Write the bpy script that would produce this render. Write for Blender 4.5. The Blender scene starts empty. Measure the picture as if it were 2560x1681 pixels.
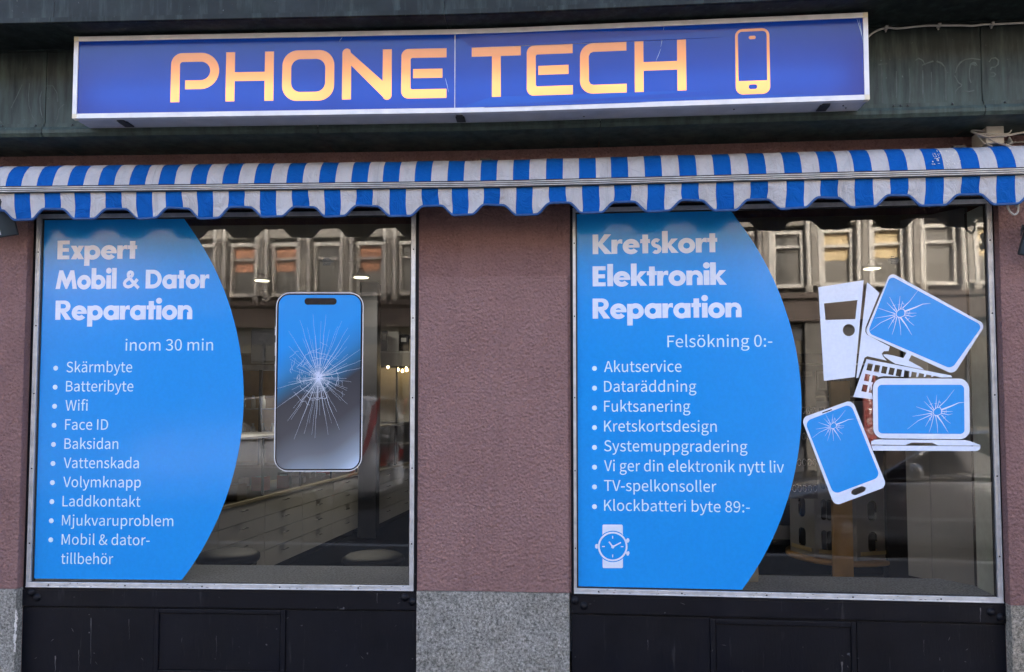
import bpy, math, random, json
import numpy as np
from mathutils import Vector, Matrix, geometry
R = math.radians
scene = bpy.context.scene
COL = scene.collection

# ------------------------------------------------------------------ camera, sky, sun, exposure
EYE = 1.6
FPX, CX, CY, PITCH = 1900.0, 1280.0, 910.0, R(2.7)
cam = bpy.data.cameras.new('camera')
cam.sensor_width = 36.0
cam.lens = 36.0 * FPX / 2560.0
cam.shift_y = (CY - 840.5) / 2560.0
cam.clip_start, cam.clip_end = 0.05, 500.0
camera = bpy.data.objects.new('camera', cam)
COL.objects.link(camera)
camera.location = (0, 0, EYE)
camera.rotation_euler = (R(90) + PITCH, 0, 0)
scene.camera = camera

SUN_ELEV, SUN_AZ = R(33), R(14)          # the sun stands behind the shop, so the shop front lies in its own shade
world = bpy.data.worlds.new('World')
scene.world = world
world.use_nodes = True
wn = world.node_tree
wn.nodes.clear()
sky = wn.nodes.new('ShaderNodeTexSky')
sky.sky_type = 'NISHITA'
sky.sun_disc = False
sky.sun_elevation = SUN_ELEV
sky.sun_rotation = SUN_AZ
sky.dust_density = 7.0
sky.air_density = 0.8
sky.ozone_density = 0.6
bg = wn.nodes.new('ShaderNodeBackground')
bg.inputs[1].default_value = 0.15
wo = wn.nodes.new('ShaderNodeOutputWorld')
wn.links.new(sky.outputs[0], bg.inputs[0])
wn.links.new(bg.outputs[0], wo.inputs[0])
sun = bpy.data.lights.new('sun', 'SUN')
sun.energy = 2.8
sun.angle = R(0.5)
sun.color = (1.0, 0.93, 0.82)
sun_ob = bpy.data.objects.new('sun', sun)
COL.objects.link(sun_ob)
sdir = Vector((math.sin(SUN_AZ) * math.cos(SUN_ELEV), math.cos(SUN_AZ) * math.cos(SUN_ELEV), math.sin(SUN_ELEV)))
sun_ob.rotation_euler = sdir.to_track_quat('Z', 'Y').to_euler()
sun_ob.location = (0, 30, 30)
scene.view_settings.view_transform = 'Standard'
scene.view_settings.look = 'None'
scene.view_settings.gamma = 1
scene.view_settings.exposure = 3.6
scene.render.engine = 'CYCLES'
scene.cycles.use_denoising = True
scene.cycles.max_bounces = 8
scene.cycles.transparent_max_bounces = 12
scene.cycles.caustics_reflective = False
scene.cycles.caustics_refractive = False
scene.cycles.sample_clamp_indirect = 4.0

# ------------------------------------------------------------------ the shop front: u along it, d out to the street, z up
# The front bends by 2.7 degrees at the pillar between the two windows.
TL, TR, D0, FOLD = R(2.3), R(5.0), 4.0, 1240.0
NU = 4000
UU = np.linspace(-7, 7, NU + 1)
tt = np.clip((UU + .3) / .6, 0, 1)
TH = TL + (TR - TL) * tt * tt * (3 - 2 * tt)
_du = UU[1] - UU[0]
_cx, _cy = np.cos(TH), -np.sin(TH)
XX = np.concatenate([[0], np.cumsum((_cx[1:] + _cx[:-1]) / 2 * _du)])
YY = np.concatenate([[0], np.cumsum((_cy[1:] + _cy[:-1]) / 2 * _du)])
XX += (FOLD - CX) / FPX * D0 - XX[NU // 2]
YY += D0 - YY[NU // 2]


def W(u, d, z):
    t = float(np.interp(u, UU, TH))
    return Vector((float(np.interp(u, UU, XX)) - d * math.sin(t), float(np.interp(u, UU, YY)) - d * math.cos(t), z))


def hit(px, py, d=0.0):
    """photo measurement (2560 x 1681) -> (u, z) on the surface standing d in front of the shop front"""
    a, b = (px - CX) / FPX, (CY - py) / FPX
    ry, rz = math.cos(PITCH) - b * math.sin(PITCH), math.sin(PITCH) + b * math.cos(PITCH)
    lo, hi = -6.9, 6.9
    for _ in range(44):
        m = (lo + hi) / 2
        w = W(m, d, 0)
        if w.x / w.y < a / ry:
            lo = m
        else:
            hi = m
    return lo, EYE + W(lo, d, 0).y / ry * rz


def hu(px, py, d=0.0): return hit(px, py, d)[0]
def hz(px, py, d=0.0): return hit(px, py, d)[1]


def at(px, py, y):
    """photo measurement -> point inside the shop at depth y"""
    a, b = (px - CX) / FPX, (CY - py) / FPX
    ry, rz = math.cos(PITCH) - b * math.sin(PITCH), math.sin(PITCH) + b * math.cos(PITCH)
    return Vector((a / ry * y, y, EYE + rz / ry * y))


# ------------------------------------------------------------------ materials
MATS = {}


def new_mat(name):
    m = bpy.data.materials.new(name)
    m.use_nodes = True
    nt = m.node_tree
    b = nt.nodes['Principled BSDF']
    MATS[name] = m
    return m, nt, b


def node(nt, t, **kw):
    n = nt.nodes.new(t)
    for k, v in kw.items():
        if k.startswith('i_'):
            n.inputs[k[2:].replace('_', ' ')].default_value = v
        else:
            setattr(n, k, v)
    return n


def coords(nt, scale=(1, 1, 1)):
    tc = node(nt, 'ShaderNodeTexCoord')
    mp = node(nt, 'ShaderNodeMapping')
    mp.inputs['Scale'].default_value = scale
    nt.links.new(tc.outputs['Object'], mp.inputs[0])
    return mp.outputs[0]


def noise(nt, vec, scale, detail=4.0, rough=.55, dist=0.0):
    n = node(nt, 'ShaderNodeTexNoise')
    n.inputs['Scale'].default_value = scale
    n.inputs['Detail'].default_value = detail
    n.inputs['Roughness'].default_value = rough
    n.inputs['Distortion'].default_value = dist
    nt.links.new(vec, n.inputs['Vector'])
    return n.outputs['Fac']


def ramp(nt, fac, stops):
    r = node(nt, 'ShaderNodeValToRGB')
    e = r.color_ramp.elements
    while len(e) < len(stops):
        e.new(.5)
    for el, (p, c) in zip(e, stops):
        el.position = p
        el.color = (c[0], c[1], c[2], 1) if hasattr(c, '__len__') else (c, c, c, 1)
    nt.links.new(fac, r.inputs[0])
    return r.outputs[0]


def mix(nt, a, b, fac, mode='MIX'):
    n = node(nt, 'ShaderNodeMix', data_type='RGBA', blend_type=mode)
    for sock, v in ((n.inputs[6], a), (n.inputs[7], b), (n.inputs[0], fac)):
        if hasattr(v, 'links'):
            nt.links.new(v, sock)
        elif hasattr(v, '__len__'):
            sock.default_value = (v[0], v[1], v[2], 1)
        else:
            sock.default_value = v
    return n.outputs[2]


def bump(nt, b, h, strength=.5, dist=.01):
    n = node(nt, 'ShaderNodeBump')
    n.inputs['Strength'].default_value = strength
    n.inputs['Distance'].default_value = dist
    nt.links.new(h, n.inputs['Height'])
    nt.links.new(n.outputs[0], b.inputs['Normal'])
    return n


def simple(name, col, rough=.6, metal=0.0, var=.12, vscale=6.0, bscale=0.0, bstr=.2, bdist=.002, spec=None, coat=0.0):
    m, nt, b = new_mat(name)
    v = coords(nt)
    c = [x * (1 - var) for x in col], [min(1, x * (1 + var)) for x in col]
    nt.links.new(ramp(nt, noise(nt, v, vscale, 6), [(.3, c[0]), (.7, c[1])]), b.inputs['Base Color'])
    b.inputs['Roughness'].default_value = rough
    b.inputs['Metallic'].default_value = metal
    b.inputs['Coat Weight'].default_value = coat
    if spec is not None:
        b.inputs['Specular IOR Level'].default_value = spec
    if bscale:
        bump(nt, b, noise(nt, v, bscale, 5), bstr, bdist)
    return m


def emitter(name, col, strength):
    m, nt, b = new_mat(name)
    b.inputs['Base Color'].default_value = (*[min(.8, c) for c in col], 1)
    b.inputs['Emission Color'].default_value = (*col, 1)
    b.inputs['Emission Strength'].default_value = strength
    return m


def make_plaster(name, c0, c1, c2):
    m, nt, b = new_mat(name)
    v = coords(nt)
    big = noise(nt, v, 2.2, 6, .6)
    fine = noise(nt, v, 105, 5, .65)
    col = ramp(nt, big, [(.25, c0), (.5, c1), (.78, c2)])
    # streaks running down
    st = noise(nt, coords(nt, (5, 5, .5)), 2.2, 5, .6)
    col = mix(nt, col, (c0[0] * .8, c0[1] * .8, c0[2] * .8), ramp(nt, st, [(.52, 0), (.78, .55)]), 'MIX')
    col = mix(nt, col, ramp(nt, fine, [(.34, .55), (.5, 1)]), .6, 'MULTIPLY')
    nt.links.new(col, b.inputs['Base Color'])
    b.inputs['Roughness'].default_value = .85
    vo = node(nt, 'ShaderNodeTexVoronoi')
    vo.inputs['Scale'].default_value = 62
    nt.links.new(v, vo.inputs['Vector'])
    h = mix(nt, noise(nt, v, 58, 7, .72, .8), vo.outputs['Distance'], .35)
    bump(nt, b, h, 1.0, .03)
    return m


make_plaster('roughcast_plaster', (.225, .122, .114), (.275, .152, .141), (.315, .182, .168))
make_plaster('repainted_plaster', (.26, .147, .137), (.31, .178, .166), (.34, .205, .191))


def make_granite(name, tint):
    m, nt, b = new_mat(name)
    v = coords(nt)
    f = noise(nt, v, 75, 5, .8)
    g = noise(nt, v, 7, 5, .6)
    col = ramp(nt, f, [(.36, (.06, .06, .058)), (.46, (.23, .235, .22)), (.55, (.36, .365, .35)), (.66, (.62, .61, .59))])
    col = mix(nt, col, ramp(nt, g, [(.3, (tint[0] * .62, tint[1] * .62, tint[2] * .6)), (.7, tint)]), 1.0, 'MULTIPLY')
    nt.links.new(col, b.inputs['Base Color'])
    b.inputs['Roughness'].default_value = .75
    bump(nt, b, mix(nt, f, noise(nt, v, 34, 6, .7), .6), 1.0, .016)
    return m


make_granite('granite', (1, .98, .95))
make_granite('granite_warm', (1.0, .9, .78))


def make_blackwood():
    m, nt, b = new_mat('black_paint')
    v = coords(nt)
    col = ramp(nt, noise(nt, v, 3.0, 7, .6), [(.3, (.0014, .0018, .0042)), (.7, (.0034, .0042, .0085))])
    # drips and specks that belong to the paint
    sp = noise(nt, v, 34, 2, .4)
    col = mix(nt, col, (.16, .16, .17), ramp(nt, sp, [(.765, 0), (.80, .6)]))
    dr = noise(nt, coords(nt, (9, 9, .8)), 3.1, 4, .7)
    col = mix(nt, col, (.045, .045, .05), ramp(nt, dr, [(.63, 0), (.76, .55)]))
    nt.links.new(col, b.inputs['Base Color'])
    nt.links.new(ramp(nt, noise(nt, v, 5, 6), [(.3, .42), (.7, .62)]), b.inputs['Roughness'])
    b.inputs['Specular IOR Level'].default_value = .22
    bump(nt, b, noise(nt, coords(nt, (20, 20, 3)), 5, 6, .65), .35, .004)
    return m


make_blackwood()


def make_copper():
    m, nt, b = new_mat('patinated_copper')
    v = coords(nt)
    base = ramp(nt, noise(nt, v, 4, 7, .62), [(.28, (.004, .0068, .0068)), (.55, (.008, .0125, .012)), (.8, (.018, .027, .0245))])
    st = noise(nt, coords(nt, (9, 9, 1.1)), 2.6, 6, .65)
    tc = node(nt, 'ShaderNodeTexCoord'); sx = node(nt, 'ShaderNodeSeparateXYZ'); nt.links.new(tc.outputs['Object'], sx.inputs[0])
    mr = node(nt, 'ShaderNodeMapRange'); nt.links.new(sx.outputs['Z'], mr.inputs['Value'])
    mr.inputs['From Min'].default_value = 3.38; mr.inputs['From Max'].default_value = 3.02
    ad = node(nt, 'ShaderNodeMath', operation='MULTIPLY_ADD'); nt.links.new(mr.outputs[0], ad.inputs[0]); ad.inputs[1].default_value = .3; nt.links.new(st, ad.inputs[2])
    col = mix(nt, base, (.058, .088, .078), ramp(nt, ad.outputs[0], [(.5, 0), (.95, .85)]))
    sp = noise(nt, v, 48, 3, .6)
    col = mix(nt, col, (.2, .235, .22), ramp(nt, sp, [(.7, 0), (.78, .5)]))
    nt.links.new(col, b.inputs['Base Color'])
    b.inputs['Metallic'].default_value = .05
    b.inputs['Specular IOR Level'].default_value = .25
    nt.links.new(ramp(nt, noise(nt, v, 9, 5), [(.3, .42), (.7, .65)]), b.inputs['Roughness'])
    bump(nt, b, noise(nt, v, 5, 5), .25, .012)
    return m


make_copper()
simple('patina_light', (.042, .058, .053), .6, .1, .35, 30)
simple('patina_stain', (.045, .055, .052), .5, .2, .3, 18)
simple('weathered_aluminium', (.55, .57, .59), .42, .55, .16, 22, 60, .15)
simple('bright_aluminium', (.78, .79, .8), .3, .8, .06, 12)
simple('sign_frame', (.62, .62, .63), .45, .15, .1, 14)
simple('corner_plastic', (.66, .6, .44), .5, 0, .06, 20)
simple('sign_case_metal', (.5, .5, .53), .5, .2, .12, 9)
simple('dark_metal', (.03, .032, .036), .5, .4, .2, 12)
simple('rubber_black', (.012, .012, .014), .55, 0, .2, 14)
simple('beige_plastic', (.52, .49, .42), .5, 0, .1, 14)
simple('cable_grey', (.4, .38, .34), .6, 0, .15, 20)
simple('chrome', (.75, .76, .78), .14, 1, .04, 8)
simple('crumpled_foil', (.72, .72, .7), .25, .85, .1, 30, 50, 1.0, .02)
simple('lamp_glass', (.05, .065, .072), .08, 0, .1, 4, coat=.5)


def make_cloth(name, col, dirt):
    m, nt, b = new_mat(name)
    v = coords(nt)
    d = noise(nt, coords(nt, (6, 6, 1.6)), 3.2, 6, .65)
    c = mix(nt, col, dirt, ramp(nt, d, [(.46, 0), (.8, .6)]))
    weave = noise(nt, v, 260, 2, .5)
    c = mix(nt, c, ramp(nt, weave, [(.3, .9), (.7, 1)]), .5, 'MULTIPLY')
    nt.links.new(c, b.inputs['Base Color'])
    b.inputs['Roughness'].default_value = .85
    b.inputs['Specular IOR Level'].default_value = .15
    w = noise(nt, coords(nt, (1, 1, .8)), 15, 4, .62, 1.1)
    bump(nt, b, w, .8, .022)
    return m


make_cloth('white_canvas', (.46, .46, .48), (.30, .30, .32))
make_cloth('blue_canvas', (.001, .088, .37), (.001, .062, .28))
simple('blue_binding', (.012, .062, .2), .7, 0, .2, 40)
simple('seam_thread', (.3, .31, .33), .8, 0, .1, 40)


def make_vinyl(name, col, var=.03):
    m, nt, b = new_mat(name)
    v = coords(nt)
    lo, hi = [x * (1 - var) for x in col], [x * (1 + var) for x in col]
    nt.links.new(ramp(nt, noise(nt, v, 60, 3), [(.35, lo), (.65, hi)]), b.inputs['Base Color'])
    b.inputs['Roughness'].default_value = .16
    b.inputs['Specular IOR Level'].default_value = .35
    return m


make_vinyl('blue_vinyl', (.012, .262, .72))
make_vinyl('white_vinyl', (.62, .70, .84))
make_vinyl('white_print', (.58, .76, .87))
make_vinyl('black_vinyl', (.006, .007, .011))
make_vinyl('silver_vinyl', (.6, .61, .64))


def make_wallpaper():
    """printed phone screen: blue at the upper left, near black across the middle, pale at the lower right"""
    m, nt, b = new_mat('printed_screen')
    tc = node(nt, 'ShaderNodeTexCoord')
    sx = node(nt, 'ShaderNodeSeparateXYZ')
    nt.links.new(tc.outputs['Generated'], sx.inputs[0])
    ma = node(nt, 'ShaderNodeMath', operation='MULTIPLY_ADD')
    nt.links.new(sx.outputs['X'], ma.inputs[0])
    ma.inputs[1].default_value = -.20
    nt.links.new(sx.outputs['Z'], ma.inputs[2])
    wv = node(nt, 'ShaderNodeMath', operation='SINE')
    wm = node(nt, 'ShaderNodeMath', operation='MULTIPLY')
    wm.inputs[1].default_value = 7.5
    nt.links.new(sx.outputs['X'], wm.inputs[0])
    nt.links.new(wm.outputs[0], wv.inputs[0])
    m2 = node(nt, 'ShaderNodeMath', operation='MULTIPLY_ADD')
    nt.links.new(wv.outputs[0], m2.inputs[0])
    m2.inputs[1].default_value = -.025
    nt.links.new(ma.outputs[0], m2.inputs[2])
    m3 = node(nt, 'ShaderNodeMath', operation='MULTIPLY_ADD')
    nt.links.new(m2.outputs[0], m3.inputs[0])
    m3.inputs[1].default_value = .833; m3.inputs[2].default_value = .167
    c = ramp(nt, m3.outputs[0], [(.0, (.46, .56, .72)), (.07, (.27, .33, .4)), (.17, (.12, .135, .16)), (.3, (.045, .047, .058)),
                                 (.45, (.034, .037, .047)), (.52, (.02, .12, .24)), (.60, (.022, .2, .5)), (.72, (.012, .262, .72))])
    nt.links.new(c, b.inputs['Base Color'])
    b.inputs['Roughness'].default_value = .2
    b.inputs['Specular IOR Level'].default_value = .35
    return m


make_wallpaper()


def make_glass(name, wave):
    m, nt, b = new_mat(name)
    nt.nodes.remove(b)
    out = nt.nodes['Material Output']
    tr = node(nt, 'ShaderNodeBsdfTransparent')
    tr.inputs[0].default_value = (.93, .95, .95, 1)
    gl = node(nt, 'ShaderNodeBsdfGlossy')
    gl.inputs['Roughness'].default_value = .02
    fr = node(nt, 'ShaderNodeFresnel')
    fr.inputs['IOR'].default_value = 1.52
    # both faces of the pane reflect: 2F / (1 + F)
    a = node(nt, 'ShaderNodeMath', operation='MULTIPLY'); a.inputs[1].default_value = 2.0
    c = node(nt, 'ShaderNodeMath', operation='ADD'); c.inputs[1].default_value = 1.0
    d = node(nt, 'ShaderNodeMath', operation='DIVIDE')
    nt.links.new(fr.outputs[0], a.inputs[0]); nt.links.new(fr.outputs[0], c.inputs[0])
    nt.links.new(a.outputs[0], d.inputs[0]); nt.links.new(c.outputs[0], d.inputs[1])
    ms = node(nt, 'ShaderNodeMixShader')
    nt.links.new(d.outputs[0], ms.inputs[0]); nt.links.new(tr.outputs[0], ms.inputs[1]); nt.links.new(gl.outputs[0], ms.inputs[2])
    nt.links.new(ms.outputs[0], out.inputs[0])
    bp = node(nt, 'ShaderNodeBump')
    bp.inputs['Strength'].default_value = 1.0
    bp.inputs['Distance'].default_value = wave
    nt.links.new(noise(nt, coords(nt, (1, 1, 1.6)), 1.7, .8, .4), bp.inputs['Height'])
    nt.links.new(bp.outputs[0], gl.inputs['Normal'])
    return m


make_glass('window_glass', .0002)
make_glass('old_window_glass', .0006)
make_glass('cabinet_glass', .0005)


def make_acrylic(name, col, transl):
    """light-box face: lets the lamps behind glow through, glossy in front"""
    m, nt, b = new_mat(name)
    nt.nodes.remove(b)
    out = nt.nodes['Material Output']
    t = node(nt, 'ShaderNodeBsdfTranslucent'); t.inputs[0].default_value = (*transl, 1)
    d = node(nt, 'ShaderNodeBsdfDiffuse'); d.inputs[0].default_value = (*col, 1)
    g = node(nt, 'ShaderNodeBsdfGlossy'); g.inputs['Roughness'].default_value = .16
    add = node(nt, 'ShaderNodeMixShader'); add.inputs[0].default_value = .6
    nt.links.new(d.outputs[0], add.inputs[1]); nt.links.new(t.outputs[0], add.inputs[2])
    fr = node(nt, 'ShaderNodeFresnel'); fr.inputs['IOR'].default_value = 1.52
    ms = node(nt, 'ShaderNodeMixShader')
    nt.links.new(fr.outputs[0], ms.inputs[0]); nt.links.new(add.outputs[0], ms.inputs[1]); nt.links.new(g.outputs[0], ms.inputs[2])
    nt.links.new(ms.outputs[0], out.inputs[0])
    return m


make_acrylic('blue_acrylic', (.001, .036, .42), (.001, .038, .22))
make_acrylic('orange_acrylic', (.5, .22, .08), (.95, .40, .15))
emitter('fluorescent_tube', (1.0, .96, .9), 1.6)
emitter('downlight', (1.0, .9, .6), .3)
simple('worn_chip', (.09, .09, .095), .6, 0, .2, 30)
simple('rail_grime', (.16, .16, .155), .8, 0, .3, 60)
simple('glass_print', (.09, .1, .1), .6, 0, .1, 50)
emitter('filament_bulb', (1.0, .68, .28), 2.2)
simple('white_lacquer', (.5, .49, .475), .45, 0, .05, 3)
simple('cabinet_edge', (.3, .29, .28), .5, 0, .1, 6)
simple('birch_wood', (.42, .28, .14), .5, 0, .14, 10)
simple('oak_wood', (.46, .27, .1), .5, 0, .16, 7)
simple('grey_carpet', (.42, .45, .5), .95, 0, .45, 90, 160, .9, .008)
simple('dark_floor', (.03, .031, .036), .35, 0, .2, 4)
simple('shop_wall', (.2, .195, .185), .8, 0, .08, 3)
simple('shop_ceiling', (.42, .41, .38), .85, 0, .05, 2)
simple('black_leather', (.008, .008, .009), .55, 0, .2, 12, 60, .3, spec=.15)
simple('navy_panel', (.015, .017, .025), .5, 0, .12, 5)
simple('partition_panel', (.36, .345, .32), .6, 0, .06, 4)
simple('reveal_paint', (.8, .88, .85), .55, 0, .1, 14)
simple('cardboard_box', (.42, .36, .26), .75, 0, .1, 10)
simple('red_packet', (.42, .05, .03), .5, 0, .1, 10)
simple('white_packet', (.6, .6, .58), .55, 0, .06, 8)
simple('asphalt', (.04, .04, .042), .85, 0, .3, 60, 160, .6, .006)
simple('paving', (.085, .084, .082), .85, 0, .16, 5, 70, .4, .004)
simple('kerb_stone', (.3, .3, .29), .8, 0, .15, 14, 60, .4, .004)
simple('limestone', (.22, .206, .185), .8, 0, .14, 3)
simple('limestone_dark', (.09, .085, .078), .8, 0, .18, 3)
simple('dark_brick', (.06, .046, .04), .8, 0, .2, 4)
simple('window_white', (.46, .445, .415), .5, 0, .06, 4)
simple('terracotta_plaster', (.5, .2, .1), .8, 0, .12, 2)
simple('ochre_goods_reflection', (.55, .44, .26), .8, 0, .2, 4)  # packets and price strips; also painted reflections in the opposite panes
simple('orange_reflection', (.56, .27, .16), .8, 0, .2, 4)  # reflection of a sunlit front, put into plain colour
simple('grey_pane', (.085, .085, .083), .1, 0, .3, 2)  # mirrored sky put into the base colour as grey
simple('pale_birch', (.36, .31, .22), .5, 0, .14, 10)
simple('dark_pane', (.02, .022, .026), .06, 0, .1, 2, spec=.8)
simple('red_sign_board', (.13, .008, .008), .5, 0, .05, 6)
simple('car_silver', (.32, .33, .34), .25, .5, .03, 3, coat=1.0)
simple('car_white', (.72, .72, .7), .3, 0, .03, 3, coat=1.0)
simple('car_red', (.5, .03, .025), .3, 0, .03, 3, coat=1.0)
simple('tyre_rubber', (.015, .015, .016), .8, 0, .15, 20)
simple('wheel_alloy', (.2, .205, .21), .5, .3, .05, 8)
simple('lamp_red', (.4, .01, .01), .2, 0, .05, 8)

# ------------------------------------------------------------------ mesh helpers


class MB:
    def __init__(self):
        self.v, self.f, self.mi, self.sm = [], [], [], []

    def add(self, verts, faces, mat=0, smooth=False):
        o = len(self.v)
        self.v += [Vector(p) for p in verts]
        for f in faces:
            self.f.append([i + o for i in f])
            self.mi.append(mat)
            self.sm.append(smooth)
        return self

    # boxes: fbox in shop-front coordinates, wbox in world coordinates
    def fbox(self, u0, u1, d0, d1, z0, z1, mat=0, n=None):
        if n is None:
            n = 8 if (u0 < .3 and u1 > -.3) else 1
            if u1 - u0 > 1.2 and n == 8: n = 24
        us = [u0 + (u1 - u0) * i / n for i in range(n + 1)]
        vs, fs = [], []
        for u in us:
            vs += [W(u, d0, z0), W(u, d1, z0), W(u, d1, z1), W(u, d0, z1)]
        for i in range(n):
            a, b = i * 4, i * 4 + 4
            for k in range(4):
                k2 = (k + 1) % 4
                fs.append([a + k, b + k, b + k2, a + k2])
        fs.append([0, 1, 2, 3]); fs.append([n * 4 + 3, n * 4 + 2, n * 4 + 1, n * 4])
        return self.add(vs, fs, mat)

    def wbox(self, x0, x1, y0, y1, z0, z1, mat=0):
        vs = [(x, y, z) for z in (z0, z1) for x, y in ((x0, y0), (x1, y0), (x1, y1), (x0, y1))]
        return self.add(vs, [[3, 2, 1, 0], [4, 5, 6, 7], [0, 1, 5, 4], [1, 2, 6, 5], [2, 3, 7, 6], [3, 0, 4, 7]], mat)

    def obox(self, c, ax, ay, az, mat=0):
        """oriented box: centre and three half-axis vectors"""
        c, ax, ay, az = map(Vector, (c, ax, ay, az))
        vs = [c + sx * ax + sy * ay + sz * az for sz in (-1, 1) for sx, sy in ((-1, -1), (1, -1), (1, 1), (-1, 1))]
        return self.add(vs, [[3, 2, 1, 0], [4, 5, 6, 7], [0, 1, 5, 4], [1, 2, 6, 5], [2, 3, 7, 6], [3, 0, 4, 7]], mat)

    def sheet(self, loops, d, mat=0, thick=0.0):
        """flat shape on the shop front; loops = [outline, hole, ...] of (u, z); thick gives it an edge"""
        loops = [[tuple(p) for p in l] for l in loops]
        tris = geometry.tessellate_polygon([[Vector((p[0], p[1], 0)) for p in l] for l in loops])
        pts = [p for l in loops for p in l]
        front = [W(u, d, z) for u, z in pts]
        n = len(pts)
        fs = []
        for t in tris:
            a, b, c = (pts[i] for i in t)
            ar = (b[0] - a[0]) * (c[1] - a[1]) - (b[1] - a[1]) * (c[0] - a[0])
            if abs(ar) < 1e-12: continue
            fs.append(list(t) if ar > 0 else list(t)[::-1])
        if not thick:
            return self.add(front, fs, mat)
        back = [W(u, d - thick, z) for u, z in pts]
        sides, o = [], 0
        for l in loops:
            k = len(l)
            for i in range(k):
                j = (i + 1) % k
                sides.append([o + i, o + j, n + o + j, n + o + i])
            o += k
        return self.add(front + back, fs + [[n + i for i in f[::-1]] for f in fs] + sides, mat)

    def tube(self, pts, r, mat=0, n=8, cap=True):
        pts = [Vector(p) for p in pts]
        rs = r if hasattr(r, '__len__') else [r] * len(pts)
        vs, fs = [], []
        up = Vector((.123, .31, .95)).normalized()
        for i, p in enumerate(pts):
            t = (pts[min(i + 1, len(pts) - 1)] - pts[max(i - 1, 0)]).normalized()
            a = t.cross(up)
            if a.length < .05: a = t.cross(Vector((1, 0, 0)))
            a.normalize()
            b = t.cross(a)
            for k in range(n):
                w = 2 * math.pi * k / n
                vs.append(p + (a * math.cos(w) + b * math.sin(w)) * rs[i])
        for i in range(len(pts) - 1):
            for k in range(n):
                fs.append([i * n + k, i * n + (k + 1) % n, (i + 1) * n + (k + 1) % n, (i + 1) * n + k])
        if cap:
            fs.append(list(range(n))[::-1]); fs.append([(len(pts) - 1) * n + k for k in range(n)])
        return self.add(vs, fs, mat, True)

    def lathe(self, c, prof, mat=0, n=24, axis='Z'):
        c = Vector(c)
        vs, fs = [], []
        for r, h in prof:
            for k in range(n):
                w = 2 * math.pi * k / n
                x, y = r * math.cos(w), r * math.sin(w)
                vs.append(c + (Vector((x, y, h)) if axis == 'Z' else Vector((x, -h, y)) if axis == 'Y' else Vector((h, x, y))))
        for i in range(len(prof) - 1):
            for k in range(n):
                fs.append([i * n + k, i * n + (k + 1) % n, (i + 1) * n + (k + 1) % n, (i + 1) * n + k])
        fs.append(list(range(n))[::-1]); fs.append([(len(prof) - 1) * n + k for k in range(n)])
        return self.add(vs, fs, mat, True)

    def build(self, name, mats, parent=None, loc=None, bevel=0.0):
        if not hasattr(mats, '__len__') or isinstance(mats, str): mats = [mats]
        me = bpy.data.meshes.new(name)
        off = Vector((0, 0, 0))
        if parent is not None:
            p = parent
            while p is not None:
                off = off + p.location
                p = p.parent
        elif loc is not None:
            off = Vector(loc)
        else:
            lo = Vector([min(p[i] for p in self.v) for i in range(3)]); hi = Vector([max(p[i] for p in self.v) for i in range(3)])
            off = Vector(((lo.x + hi.x) / 2, (lo.y + hi.y) / 2, lo.z))
        me.from_pydata([p - off for p in self.v], [], self.f)
        for m in mats: me.materials.append(MATS[m])
        me.polygons.foreach_set('material_index', self.mi)
        me.polygons.foreach_set('use_smooth', self.sm)
        me.update()
        o = bpy.data.objects.new(name, me)
        COL.objects.link(o)
        if parent is not None: o.parent = parent
        else: o.location = off
        if bevel:
            b = o.modifiers.new('bevel', 'BEVEL')
            b.width = bevel; b.segments = 2; b.limit_method = 'ANGLE'; b.angle_limit = R(40)
        return o


def tag(o, label, cat, group=None):
    o['label'] = label; o['category'] = cat
    if group: o['group'] = group
    return o


def structure(o, kind='structure'):
    o['kind'] = kind
    return o


def thing(name, label, cat, loc, group=None):
    o = bpy.data.objects.new(name, None)
    o.empty_display_size = .1
    COL.objects.link(o)
    o.location = loc
    return tag(o, label, cat, group)


def dup(root, loc, label, rotz=0.0):
    """copy of a thing with its parts and their sub-parts"""
    r = root.copy(); COL.objects.link(r); r.location = loc; r.rotation_euler = (0, 0, rotz); r['label'] = label
    for ch in list(root.children):
        c = ch.copy(); COL.objects.link(c); c.parent = r
        for g in list(ch.children):
            e = g.copy(); COL.objects.link(e); e.parent = c
    return r


def arc(cx, cy, r, a0, a1, n=10):
    return [(cx + r * math.cos(R(a0 + (a1 - a0) * i / n)), cy + r * math.sin(R(a0 + (a1 - a0) * i / n))) for i in range(n + 1)]


def rrect(x0, y0, x1, y1, r, n=6):
    if not hasattr(r, '__len__'): r = [r] * 4           # lower left, lower right, upper right, upper left
    out = []
    for (cx, cy, a), q in zip(((x0, y0, 180), (x1, y0, 270), (x1, y1, 0), (x0, y1, 90)), r):
        if q <= 0: out.append((cx, cy)); continue
        px = cx + q if cx == x0 else cx - q
        py = cy + q if cy == y0 else cy - q
        out += arc(px, py, q, a, a + 90, n)
    return out


def stroke(path, w, closed=False):
    """outline of a line of width w (w may be a list)"""
    n = len(path)
    ws = w if hasattr(w, '__len__') else [w] * n
    if len(ws) != n: ws = list(np.interp(np.linspace(0, 1, n), np.linspace(0, 1, len(ws)), ws))
    L, Rr = [], []
    for i, p in enumerate(path):
        a = path[max(i - 1, 0)]; b = path[min(i + 1, n - 1)]
        tx, ty = b[0] - a[0], b[1] - a[1]
        l = math.hypot(tx, ty) or 1
        nx, ny = -ty / l * ws[i] / 2, tx / l * ws[i] / 2
        L.append((p[0] + nx, p[1] + ny)); Rr.append((p[0] - nx, p[1] - ny))
    return L + Rr[::-1]

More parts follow.
